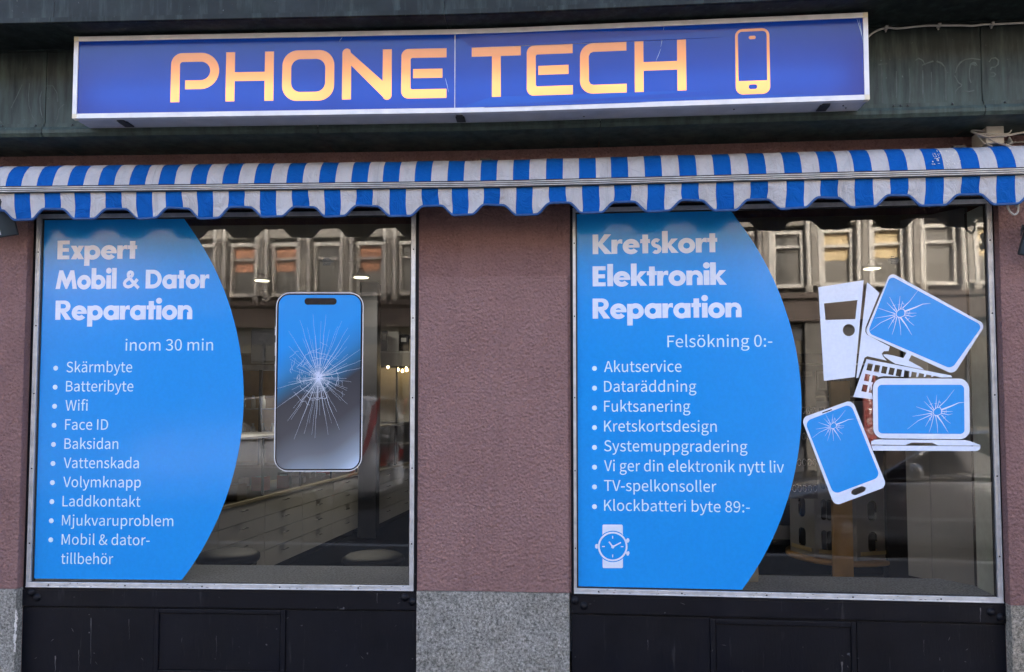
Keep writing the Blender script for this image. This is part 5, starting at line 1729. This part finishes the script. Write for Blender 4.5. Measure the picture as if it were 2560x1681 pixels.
def drawer_bank(o, length, cols, label, depth=.55, rows=4):
    """o: lower front corner nearest the window; runs along cdir"""
    t = thing('drawer_counter', label, 'drawer counter', o, 'white drawer counters in the shop')
    up = Vector((0, 0, 1))
    m = MB(); c = o + cdir * length / 2 - cn * depth / 2
    m.obox(c + up * ((ZTOP + .08) / 2), cdir * length / 2, cn * (depth / 2 - .006), up * ((ZTOP - .08) / 2 - .004)); m.build('carcass', 'cabinet_edge', t)
    m = MB(); m.obox(c - cn * .03 + up * .04, cdir * length / 2, cn * (depth / 2 - .03), up * .038); m.build('kickboard', 'dark_metal', t)
    m = MB(); m.obox(c + up * (ZTOP + .012), cdir * (length / 2 + .01), cn * (depth / 2 + .015), up * .012); m.build('worktop', 'pale_birch', t)
    cw = length / cols
    hs = [.15, .15, .155, .17][:rows]
    tot = sum(hs); z = .085
    for r in range(rows)[::-1]:
        h = hs[r] * (ZTOP - .09) / tot
        for k in range(cols):
            m = MB(); cc = o + cdir * (cw * (k + .5)) + up * (z + h / 2)
            m.obox(cc, cdir * (cw / 2 - .004), cn * .009, up * (h / 2 - .003)); d = m.build('drawer', 'white_lacquer', t)
            m = MB(); hc = cc + up * (h * .18) + cn * .012
            m.tube([hc - cdir * .055 - cn * .004, hc - cdir * .05 + cn * .018, hc + cdir * .05 + cn * .018, hc + cdir * .055 - cn * .004], .0045, 0, 6); m.build('handle', 'chrome', d)
        z += h
    # glass case on top
    H = .52
    for k in range(cols + 1):
        m = MB(); m.obox(o + cdir * min(max(cw * k, .012), length - .012) + up * (ZTOP + .024 + H / 2) - cn * .02, cdir * .009, cn * .009, up * H / 2); m.build('post', 'dark_metal', t)
    m = MB(); m.obox(c + up * (ZTOP + .024 + H + .01), cdir * length / 2, cn * depth / 2, up * .01); m.build('case_top', 'cabinet_edge', t)
    for k in range(cols):
        a = o + cdir * (cw * k + .014) - cn * .02; b = o + cdir * (cw * (k + 1) - .014) - cn * .02
        m = MB(); m.add([a + up * (ZTOP + .026), b + up * (ZTOP + .026), b + up * (ZTOP + .02 + H), a + up * (ZTOP + .02 + H)], [[0, 1, 2, 3]]); m.build('case_pane', 'cabinet_glass', t)
    return t


near0 = CA - cdir * 1.65
drawer_bank(near0, (CBk - near0).length, 5, 'long bank of white drawers with glass case seen left in the shop')
far0 = Vector((cx_at(945, 9.3), 9.3, 0))
drawer_bank(far0, 2.2, 3, 'farther bank of white drawers beyond the dark post')
# goods lying in the glass cases
rnd = random.Random(15)
cols = ['white_packet', 'red_packet', 'ochre_goods_reflection', 'black_leather', 'white_packet', 'cardboard_box', 'chrome']
words = {'white_packet': 'white', 'red_packet': 'red', 'ochre_goods_reflection': 'yellow', 'black_leather': 'black', 'cardboard_box': 'brown', 'chrome': 'silver'}
L1 = (CBk - near0).length
for k in range(17):
    s = .15 + (L1 - .3) * k / 16
    mt = 'red_packet' if k in (8, 9) else cols[k % len(cols)]
    c = near0 + cdir * s - cn * rnd.uniform(.1, .3) + Vector((0, 0, ZTOP + .026))
    an = rnd.uniform(-.5, .5); hx, hy, hh = rnd.uniform(.05, .11), rnd.uniform(.04, .07), rnd.uniform(.012, .07)
    ax = (cdir * math.cos(an) + cn * math.sin(an)) * hx; ay = (-cdir * math.sin(an) + cn * math.cos(an)) * hy
    m = MB(); m.obox(c + Vector((0, 0, hh)), ax, ay, Vector((0, 0, hh)))
    m.obox(c + Vector((0, 0, hh * 2 + .002)), ax * .7, ay * .6, Vector((0, 0, .002)), 1)
    tag(m.build('packet', [mt, 'white_packet'], bevel=.004), '%s packet lying in the glass case of the long drawer counter' % words[mt], 'packet', 'packets in the glass case')
# dark post between the counters
a = at(921, 1300, 8.95)
m = MB(); m.wbox(a.x - .105, a.x + .105, 8.85, 9.08, 0, 2.98); tag(m.build('post', 'navy_panel', bevel=.006), 'dark square post standing at the end of the long drawer counter', 'post')
# shelf board with boxes high at the right of the left window, and the lit cabinets below it
y0 = 10.2
xa, xb = at(905, 880, y0).x, at(1120, 880, y0).x
zs = at(1000, 878, y0).z
SH = thing('wall_shelf', 'dark wall shelf with fascia board carrying boxes, right of the phone sticker', 'shelf', ((xa + xb) / 2, y0, zs))
m = MB(); m.wbox(xa, xb, y0, y0 + .5, zs - .025, zs); m.build('board', 'white_lacquer', SH)
m = MB(); m.wbox(xa, xb, y0 + .01, y0 + .03, zs - .2, zs - .026); m.build('fascia_board', 'partition_panel', SH)
rnd = random.Random(31)
x = xa + .04
k = 0
while x < xb - .1:
    w = rnd.uniform(.05, .18); h = rnd.uniform(.15, .32)
    mt = ['cabinet_edge', 'black_leather', 'navy_panel', 'white_packet', 'black_leather', 'cardboard_box'][k % 6]
    m = MB(); m.wbox(x, x + w, y0 + .04, y0 + .34, zs + .001, zs + h); m.wbox(x + w * .2, x + w * .8, y0 + .036, y0 + .0395, zs + h * .55, zs + h * .8, 1)
    tag(m.build('storage_box', [mt, 'white_packet'], bevel=.003), 'box in the row on the high wall shelf, position %s from the left' % ['first', 'second', 'third', 'fourth', 'fifth', 'sixth', 'seventh', 'eighth', 'ninth', 'tenth', 'eleventh', 'twelfth'][min(k, 11)], 'box', 'boxes on the wall shelf')
    x += w + rnd.uniform(.004, .03); k += 1
CBN = thing('display_cabinet', 'tall lit display cabinet with glass doors below the wall shelf', 'cabinet', ((xa + xb) / 2, y0, 0))
m = MB(); m.wbox(xa, xb, y0 + .42, y0 + .45, .7, zs - .21); m.build('back', 'cabinet_edge', CBN)
m = MB(); m.wbox(xa, xb, y0 + .05, y0 + .42, .68, .7); m.wbox(xa, xb, y0 + .05, y0 + .42, 1.0, 1.012); m.wbox(xa, xb, y0 + .05, y0 + .42, 1.3, 1.312); m.build('shelves', 'cabinet_edge', CBN)
for i in range(6):
    xx = xa + (xb - xa) * i / 5
    m = MB(); m.wbox(xx - .012, xx + .012, y0 + .035, y0 + .06, .7, zs - .21); m.build('door_frame', 'dark_metal', CBN)
for i, (px, py) in enumerate(((948, 917), (970, 911), (970, 918), (995, 925), (1006, 928), (1016, 922), (1017, 926), (1028, 924), (1028, 929))):
    c = at(px, py, y0 + .12)
    t = thing('bulb', 'small warm bulb in the row under the wall shelf', 'bulb', (c.x, c.y, c.z), 'bulbs under the wall shelf')
    m = MB(); m.lathe((c.x, c.y, c.z - .02), [(.004, 0), (.016, .01), (.018, .022), (.012, .036), (.006, .046)], n=12); m.build('glass', 'filament_bulb', t)
    m = MB(); m.lathe((c.x, c.y, c.z + .0265), [(.008, 0), (.008, .03)], n=10); m.build('socket', 'dark_metal', t)
# glass showcase with goods seen between the poster and the phone sticker
y1 = 7.6
xa, xb = at(560, 1000, y1).x, at(700, 1000, y1).x
SC = thing('glass_showcase', 'upright glass showcase seen between the left poster and the phone sticker', 'showcase', ((xa + xb) / 2, y1 + .2, 0))
zt0, zb0 = at(640, 925, y1).z, .95
m = MB(); m.wbox(xa, xb, y1 + .3, y1 + .33, zb0, zt0); m.build('back', 'birch_wood', SC)
m = MB(); m.wbox(xa, xb, y1, y1 + .33, zt0, zt0 + .05); m.build('top_rail', 'weathered_aluminium', SC)
m = MB(); m.wbox(xa, xb, y1 + .02, y1 + .3, zb0 - .03, zb0); m.wbox(xa, xb, y1 + .02, y1 + .3, 1.22, 1.232); m.wbox(xa, xb, y1 + .02, y1 + .3, 1.5, 1.512); m.build('shelves', 'cabinet_edge', SC)
for xx in (xa, at(650, 1000, y1).x, xb):
    m = MB(); m.wbox(xx - .014, xx + .014, y1, y1 + .03, zb0, zt0); m.build('post', 'dark_metal', SC)
for k in range(9):
    xx = xa + .03 + (xb - xa - .06) * (k % 5) / 5 + .02; zz = (1.233, 1.513)[k // 5]
    m = MB(); m.lathe((xx, y1 + .13, zz), [(.022, 0), (.024, .05), (.022, .09), (.012, .1), (.013, .13)], n=10)
    tag(m.build('bottle', 'white_packet'), 'small pale bottle standing on a shelf of the glass showcase', 'bottle', 'bottles in the showcase')
# upper dark cabinets behind (hanging soffit)
m = MB(); m.wbox(-3.3, -1.75, 9.6, 10.1, 2.05, 2.5); m.wbox(-3.3, -1.75, 9.585, 9.598, 2.08, 2.47, 1)
tag(m.build('wall_cupboard', ['dark_metal', 'navy_panel'], bevel=.005), 'dark wall cupboard hanging above the showcase at the back', 'cupboard')
m = MB(); m.wbox(-4.5, -1.2, 11.5, 12.0, 2.3, 2.98); tag(m.build('soffit', 'shop_ceiling'), 'pale boxed ceiling step at the back of the shop', 'soffit')

# stools behind the left ledge
def stool(loc):
    t = thing('stool', 'black round leather stool, left one behind the ledge', 'stool', loc, 'black stools behind the ledge')
    x, y, z = loc
    m = MB(); m.lathe((x, y, .58), [(.15, 0), (.186, .012), (.192, .03), (.188, .05), (.165, .064), (.09, .07), (.0, .071)], n=32); m.build('seat', 'black_leather', t)
    m = MB(); m.lathe((x, y, .56), [(.17, 0), (.172, .018)], n=28); m.tube([(x, y, .04), (x, y, .56)], .025, 0, 12); m.build('column', 'chrome', t)
    m = MB(); m.lathe((x, y, 0), [(.2, 0), (.19, .015), (.04, .04)], n=28); m.build('foot', 'chrome', t)
    return t


s1 = at(571, 1385, 4.82)
ST = stool((s1.x, 4.82, 0))
s2 = at(934, 1385, 4.74)
dup(ST, (s2.x, 4.74, 0), 'black round leather stool, right one behind the ledge')

# revolving stand with phone cases behind the right window
yS = 5.35
cS = at(2100, 1380, yS)
zb = cS.z
STD = thing('display_stand', 'revolving display stand with oval cut-outs and a broad wooden post', 'display stand', (cS.x, yS, 0))
m = MB(); m.lathe((cS.x, yS, zb - .03), [(.0, 0), (.355, 0), (.36, .008), (.36, .024), (.355, .03), (.0, .03)], n=48); m.build('base_board', 'oak_wood', STD)
m = MB(); m.lathe((cS.x, yS, 0), [(.06, 0), (.06, zb - .03)], n=16); m.lathe((cS.x, yS, 0), [(.28, 0), (.27, .03), (.07, .05)], n=28); m.build('pedestal', 'dark_metal', STD)
rd, nf = .315, 8
z_top = zb + 1.05
m = MB(); m.lathe((cS.x, yS, zb + .002), [(.2, 0), (.2, 1.04)], n=24); m.build('core', 'rubber_black', STD)
for f in range(nf):
    a = 2 * math.pi * (f + .38) / nf
    nv = Vector((math.cos(a), math.sin(a), 0)); tv = Vector((-math.sin(a), math.cos(a), 0))
    if nv.y > .45: continue
    hw = rd * math.tan(math.pi / nf) - .002
    c = Vector((cS.x, yS, 0)) + nv * rd * .98
    loops = [[(-hw, zb + .004), (hw, zb + .004), (hw, z_top), (-hw, z_top)]]
    slots = []
    rows = 5
    for r in range(rows):
        zc = zb + .12 + r * .205
        kind = (f + 0) % 2
        if kind: slots += [(k, zc, .016) for k in (-.07, -.035, 0, .035, .07)]
        else: slots += [(0, zc, .036)]
    for k, zc, w in slots:
        loops.append([(k + x, zc + y) for x, y in rrect(-w, -.068, w, .068, w * .98, 5)])
    tris = geometry.tessellate_polygon([[Vector((p[0], p[1], 0)) for p in l] for l in loops])
    pts = [p for l in loops for p in l]
    m = MB(); m.add([c + tv * x + Vector((0, 0, z)) for x, z in pts], [list(t_) for t_ in tris]); m.build('front_panel', 'cabinet_edge', STD)
    q = MB()
    for k, zc, w in slots:
        q.obox(c - nv * .014 + tv * k + Vector((0, 0, zc)), tv * (w * .8), nv * .006, Vector((0, 0, .058)), 0)
    q.build('phone_cases', ['black_leather', 'navy_panel'][f % 2], STD)['kind'] = 'stuff'
    m = MB(); m.obox(c + nv * .008 + Vector((0, 0, zb + .05 + 0)), tv * (hw * .8), nv * .002, Vector((0, 0, .012))); m.build('price_strip', 'ochre_goods_reflection', STD)
m = MB()
xa, xm, xb = at(2080, 1380, yS - .36).x, at(2106, 1380, yS - .36).x, at(2129, 1380, yS - .36).x
m.wbox(xa, xm - .001, yS - .39, yS - .36, .1, 1.72); m.wbox(xm, xb, yS - .385, yS - .35, .1, 1.72); m.build('wooden_post', 'oak_wood', STD)
# small displays of rings and chains beside it: dark rack
c = at(2010, 1200, 5.0)
RK = thing('chain_rack', 'black rack with hanging silver rings beside the right poster edge', 'rack', (c.x, 5.2, 0))
m = MB(); m.wbox(c.x - .16, c.x + .1, 5.03, 5.06, .95, 1.75); m.build('board', 'rubber_black', RK)
rnd = random.Random(9)
for r in range(4):
    m = MB()
    for k in range(7):
        cc = Vector((c.x - .13 + .034 * k, 5.01, 1.02 + .17 * r))
        m.tube([cc + Vector((.012 * math.cos(t * .7), -.004, .022 * math.sin(t * .7))) for t in range(10)], .003, 0, 5)
    m.build('ring_row', 'chrome', RK)
# dark slotted rack with phone cases farther back
yR = 6.6
xa, xb = at(1890, 1000, yR).x, at(2215, 1000, yR).x
PR = thing('case_rack', 'tall dark rack hung with rows of phone cases behind the display stand', 'rack', ((xa + xb) / 2, yR, 0))
m = MB(); m.wbox(xa, xb, yR, yR + .03, .1, 2.0); m.build('back_board', 'dark_metal', PR)
m = MB()
for k in range(6): m.wbox(xa, xb, yR - .03, yR - .001, .5 + k * .28, .515 + k * .28)
m.build('hook_rail', 'cabinet_edge', PR)['kind'] = 'stuff'
rnd = random.Random(71)
first = None
for r in range(5):
    for k in range(9):
        x = xa + .07 + k * (xb - xa - .14) / 8; z = .56 + r * .28
        mt = rnd.choice(['black_leather', 'navy_panel', 'cabinet_edge', 'dark_metal', 'partition_panel'])
        m = MB(); m.wbox(x - .042, x + .042, yR - .028, yR - .012, z, z + .165); m.wbox(x - .03, x + .03, yR - .0285, yR - .0282, z + .02, z + .145, 1)
        o = m.build('phone_case', [mt, rnd.choice(['dark_metal', 'navy_panel', 'shop_wall'])], bevel=.006)
        tag(o, 'phone case hanging on the tall dark rack behind the display stand', 'phone case', 'phone cases on the rack')
c = at(1879, 1420, 4.12)
m = MB(); m.wbox(c.x - .16, c.x + .018, 4.06, 4.22, ZB_I + .005, ZB_I + .17); m.wbox(c.x - .17, c.x + .045, 4.05, 4.23, ZB_I + .171, ZB_I + .225)
tag(m.build('cardboard_box', 'cardboard_box', bevel=.004), 'pale carton with lid on the ledge at the foot of the right poster', 'carton')
a, b = at(1930, 1330, 5.6), at(1980, 1330, 5.6)
m = MB(); m.wbox(a.x - .1, b.x + .0, 5.5, 5.9, .56, .86); m.wbox(a.x - .1, b.x, 5.49, 5.499, .6, .7, 1)
tag(m.build('counter_box', ['navy_panel', 'cabinet_edge'], bevel=.006), 'dark box standing low between the right poster and the display stand', 'box')

# ------------------------------------------------------------------ across the street (seen in the glass)
OY = -9.9
OB = thing('opposite_building', 'stone building across the street with pilasters and white framed windows, mirrored in the panes', 'building', (0, OY, 0))
SP = 1.06
m = MB(); m.wbox(-60, 60, OY - 6, OY - .32, 0, 9.3); m.build('wall', 'limestone_dark', OB)
m = MB(); m.wbox(-60, 60, OY - .3, OY + .0, 5.55, 5.75)
m.wbox(-60, 60, OY - .3, OY + .1, 6.5, 7.05); m.build('string_course', 'limestone', OB)
m = MB(); m.wbox(-60, 60, OY - .3, OY + .14, 3.35, 3.85); m.wbox(-60, 60, OY - .3, OY + .22, 3.85, 3.97); m.build('shop_cornice', 'dark_brick', OB)
m = MB(); m.wbox(-60, 60, OY - .31, OY - .02, 7.05, 9.2); m.build('upper_wall', 'dark_brick', OB)
m = MB(); m.wbox(-60, 60, OY - .31, OY + .2, 9.2, 9.35); m.build('eaves', 'limestone', OB)
rnd = random.Random(19)
NW = 17
win0 = None
for i in range(-NW, NW + 1):
    x = i * SP + .18
    m = MB(); m.wbox(x - .17, x + .17, OY - .3, OY + .06, 3.97, 6.5); m.wbox(x - .05, x + .05, OY + .06, OY + .1, 3.97, 6.5); m.wbox(x - .2, x + .2, OY - .3, OY + .1, 6.3, 6.5); m.wbox(x - .2, x + .2, OY - .3, OY + .1, 3.97, 4.12)
    m.build('pilaster', 'limestone', OB)
    m = MB(); m.wbox(x - .15, x - .09, OY + .061, OY + .09, 4.13, 6.29); m.wbox(x + .09, x + .15, OY + .061, OY + .09, 4.13, 6.29); m.build('pilaster_ribs', 'window_white', OB)
    xc = x + SP / 2
    if win0 is None:
        m = MB()
        for z0, z1 in ((4.12, 5.45), (5.8, 6.42)):
            m.wbox(xc - .34, xc - .27, OY - .3, OY - .12, z0, z1); m.wbox(xc + .27, xc + .34, OY - .3, OY - .12, z0, z1)
            m.wbox(xc - .27, xc + .27, OY - .3, OY - .12, z0, z0 + .08); m.wbox(xc - .27, xc + .27, OY - .3, OY - .12, z1 - .08, z1)
        m.wbox(xc - .27, xc + .27, OY - .28, OY - .13, 5.02, 5.08)
        win0 = m.build('window', 'window_white', OB); wx = xc
        m = MB(); m.wbox(xc - .27, xc + .27, OY - .27, OY - .255, 4.2, 5.37); m.wbox(xc - .27, xc + .27, OY - .27, OY - .255, 5.88, 6.34); wp0 = m.build('pane', 'grey_pane', win0)
        m = MB(); m.wbox(xc - .26, xc + .26, OY - .25, OY - .24, 4.75, 5.36); wc0 = m.build('pane_reflection', 'orange_reflection', win0); wcm = {}  # added coloured sheet, stands in for warm reflections in the pane
        for mt in ('orange_reflection', 'ochre_goods_reflection', 'window_white'):
            me = wc0.data.copy(); me.materials.clear(); me.materials.append(MATS[mt]); wcm[mt] = me
    else:
        w = win0.copy(); COL.objects.link(w); w.parent = OB; w.location = (xc - wx, 0, 0)
        p_ = wp0.copy(); COL.objects.link(p_); p_.parent = w
        if rnd.random() < .62:
            c_ = wc0.copy(); COL.objects.link(c_); c_.parent = w
            c_.data = wcm[('ochre_goods_reflection' if rnd.random() < .75 else 'window_white') if xc > .6 else ('orange_reflection' if rnd.random() < .7 else 'ochre_goods_reflection')]
            c_.location = (rnd.choice((0, .08, -.08)) * 0, 0, rnd.choice((0, .0, .12)))
for i in range(-9, 10):
    x = i * 2.12 + .18
    m = MB(); m.wbox(x - .22, x + .22, OY - .3, OY + .05, 0, 3.35); m.build('pier', 'limestone_dark', OB)
    m = MB(); m.wbox(x + .26, x + 1.86, OY - .29, OY - .2, .5, 2.95); m.build('shop_window', 'dark_pane', OB)
    m = MB(); m.wbox(x + .24, x + 1.88, OY - .3, OY - .1, 2.95, 3.3); m.wbox(x + 1.02, x + 1.08, OY - .3, OY - .15, .5, 2.95); m.wbox(x + .24, x + 1.88, OY - .3, OY - .1, .0, .5); m.build('shop_frame', 'navy_panel', OB)
# upright red sign on a pier across the street
xs = 5.5
RS = thing('vertical_sign', 'upright red sign with white letters TATTOO across the street', 'sign', (xs, OY + .12, 1.0))
m = MB(); m.wbox(xs - .13, xs + .13, OY + .06, OY + .14, .55, 2.2); m.build('board', 'red_sign_board', RS)
m = MB()
for k, ch in enumerate('TATTOO'):
    g = GLYPHS[ch]
    for_l = [[(p[i], p[i + 1]) for i in range(0, len(p), 2)] for p in g[1:]]
    xs_ = [q[0] for l in for_l for q in l]; cxx = (min(xs_) + max(xs_)) / 2
    tr = geometry.tessellate_polygon([[Vector((q[0], q[1], 0)) for q in l] for l in for_l])
    pts = [q for l in for_l for q in l]
    m.add([(xs - (q[0] - cxx) * .00013, OY + .1425, 1.98 - k * .225 + q[1] * .00013) for q in pts], [list(t_) for t_ in tr])
m.build('lettering', 'weathered_aluminium', RS)


# ---- parked cars
def car(name, label, loc, paint, facing=1, kind='saloon'):
    """built nose towards -x; facing -1 turns it round"""
    t = thing(name, label, 'car', loc)
    ox, oy, oz = loc
    if kind == 'saloon':
        st = [(-2.1, .32, .58, .62), (-2.02, .24, .68, .76), (-1.5, .2, .80, .85), (-.8, .2, .90, .88), (0, .2, .93, .89), (.9, .2, .95, .89), (1.6, .2, .98, .87), (2.05, .24, .94, .8), (2.16, .34, .8, .66)]
        gh = [(-.85, .90, .91, .80), (-.1, .93, 1.38, .62), (.45, .94, 1.43, .62), (1.05, .95, 1.36, .61), (1.75, .97, .99, .76)]
    else:
        st = [(-2.2, .32, .72, .68), (-2.12, .24, .9, .8), (-1.7, .2, 1.05, .88), (-1.0, .2, 1.1, .92), (0, .2, 1.12, .92), (1.0, .2, 1.12, .92), (2.0, .2, 1.12, .91), (2.15, .26, 1.1, .88)]
        gh = [(-1.25, 1.08, 1.1, .86), (-.55, 1.1, 1.7, .84), (.3, 1.11, 1.79, .87), (1.95, 1.11, 1.79, .88), (2.14, 1.1, 1.74, .87)]

    def P(x, y, z): return Vector((ox + x * facing, oy + y * facing, oz + z))
    m = MB()
    sec = []
    for x, z0, z1, w in st:
        sec.append([(-w * .9, z0), (-w, z0 + .12), (-w * 1.01, (z0 + z1) / 2), (-w * .97, z1 - .07), (-w * .88, z1), (w * .88, z1), (w * .97, z1 - .07), (w * 1.01, (z0 + z1) / 2), (w, z0 + .12), (w * .9, z0)])
    k = len(sec[0])
    m.add([P(x, y, z) for (x, *_), s in zip(st, sec) for y, z in s], [[i * k + j, i * k + (j + 1) % k, (i + 1) * k + (j + 1) % k, (i + 1) * k + j] for i in range(len(st) - 1) for j in range(k)] + [list(range(k)), [(len(st) - 1) * k + j for j in range(k)][::-1]], 0, True)
    body = m.build('body', paint, t)
    m = MB()
    sec = [[(-w0 * 1.0, zb_), (-w0 * .98, zb_ + (zr - zb_) * .1), (-wr, zr - .03), (-wr * .9, zr), (wr * .9, zr), (wr, zr - .03), (w0 * .98, zb_ + (zr - zb_) * .1), (w0, zb_)] for (x, zb_, zr, wr), w0 in zip(gh, (.82, .85, .85, .85, .8) if kind == 'saloon' else (.88, .91, .91, .91, .9))]
    k = 8
    f, mi_ = [], []
    for i in range(len(gh) - 1):
        for j in range(k - 1):
            f.append([i * k + j, i * k + j + 1, (i + 1) * k + j + 1, (i + 1) * k + j])
            mi_.append(1 if j in (1, 5) or (i in (0, len(gh) - 2) and j == 3) else 0)
    v = [P(x, y, z) for (x, *_), s in zip(gh, sec) for y, z in s]
    m.v = v; m.f = f; m.mi = mi_; m.sm = [False] * len(f)
    if kind != 'saloon': m.mi = [q if n_ < 14 else 0 for n_, q in enumerate(m.mi)]
    m.build('cabin', [paint, 'dark_pane'], t)
    m = MB()                                             # pillars over the glass
    for s in (-1, 1):
        for (xa_, za, wa), (xb_, zb_, wb) in (((gh[0][0], gh[0][1] + .02, .81), (gh[1][0], gh[1][2] - .02, gh[1][3])), ((gh[2][0], .95, .86), (gh[2][0] - .05, gh[2][2] - .02, gh[2][3] + .01)), ((gh[4][0], gh[4][1] + .03, .8), (gh[3][0], gh[3][2] - .02, gh[3][3]))):
            m.tube([P(xa_, s * (wa + .012), za), P(xb_, s * (wb + .012), zb_)], .035, 0, 8)
    m.build('pillar', paint, t)
    for xw in (-1.32, 1.35):
        for s in (-1, 1):
            w = MB(); w.lathe(P(xw, s * .80, .31), [(.2, -.1), (.31, -.09), (.315, 0), (.31, .09), (.2, .1)], n=30, axis='Y'); wh = w.build('wheel', 'tyre_rubber', t)
            w = MB(); w.lathe(P(xw, s * .80, .31), [(.21, -.105), (.2, -.02)], n=24, axis='Y')
            for q in range(5):
                a = q * 2 * math.pi / 5
                w.obox(P(xw + .1 * math.cos(a), s * .915, .31 + .1 * math.sin(a)), Vector((math.cos(a) * .1, 0, math.sin(a) * .1)), Vector((0, .012, 0)), Vector((-math.sin(a) * .03, 0, math.cos(a) * .03)))
            w.build('rim', 'wheel_alloy', wh)
    for s in (-1, 1):
        m = MB(); c = P(gh[0][0] + .28, s * 1.0, gh[0][1] + .1); m.lathe(c - Vector((.05, 0, 0)), [(.05, -.02), (.085, 0), (.09, .06), (.07, .1)], n=16, axis='X'); m.build('mirror', paint, t)
        m = MB(); m.lathe(P(st[0][0] + .06, s * .55, .62), [(.04, -.06), (.1, -.02), (.09, .06)], n=16, axis='X'); m.build('headlight', 'lamp_glass', t)
        m = MB(); m.wbox(*sorted((P(2.08, 0, 0).x, P(2.17, 0, 0).x)), *sorted((P(0, s * .5, 0).y, P(0, s * .78, 0).y)), oz + .68, oz + .86); m.build('tail_lamp', 'lamp_red', t)
        m = MB(); m.wbox(ox - 1.5, ox + 1.6, oy + s * .905 - .006, oy + s * .905 + .006, oz + .50, oz + .53); m.build('side_trim', 'weathered_aluminium', t)
    if kind != 'saloon':
        m = MB()
        for s in (-1, 1):
            pth = [(1.35, .22), (1.62, .5), (1.85, .9), (1.98, 1.3), (2.05, 1.7)]
            for (xa_, za), (xb_, zb_) in zip(pth, pth[1:]):
                m.add([P(xa_, s * .958, za - .08), P(xb_, s * .958, zb_ - .08), P(xb_ + .14, s * .958, zb_ + .08), P(xa_ + .14, s * .958, za + .08)], [[0, 1, 2, 3]])
        m.build('red_stripe', 'car_red', t)
    return t


car('parked_car', 'silver saloon parked at the kerb, mirrored in the right window', (3.95, -1.42, ROAD_Z), 'car_silver', 1)
car('parked_van', 'white van with a curved red stripe mirrored in the left window', (-4.85, -4.6, ROAD_Z), 'car_white', 1, 'van')
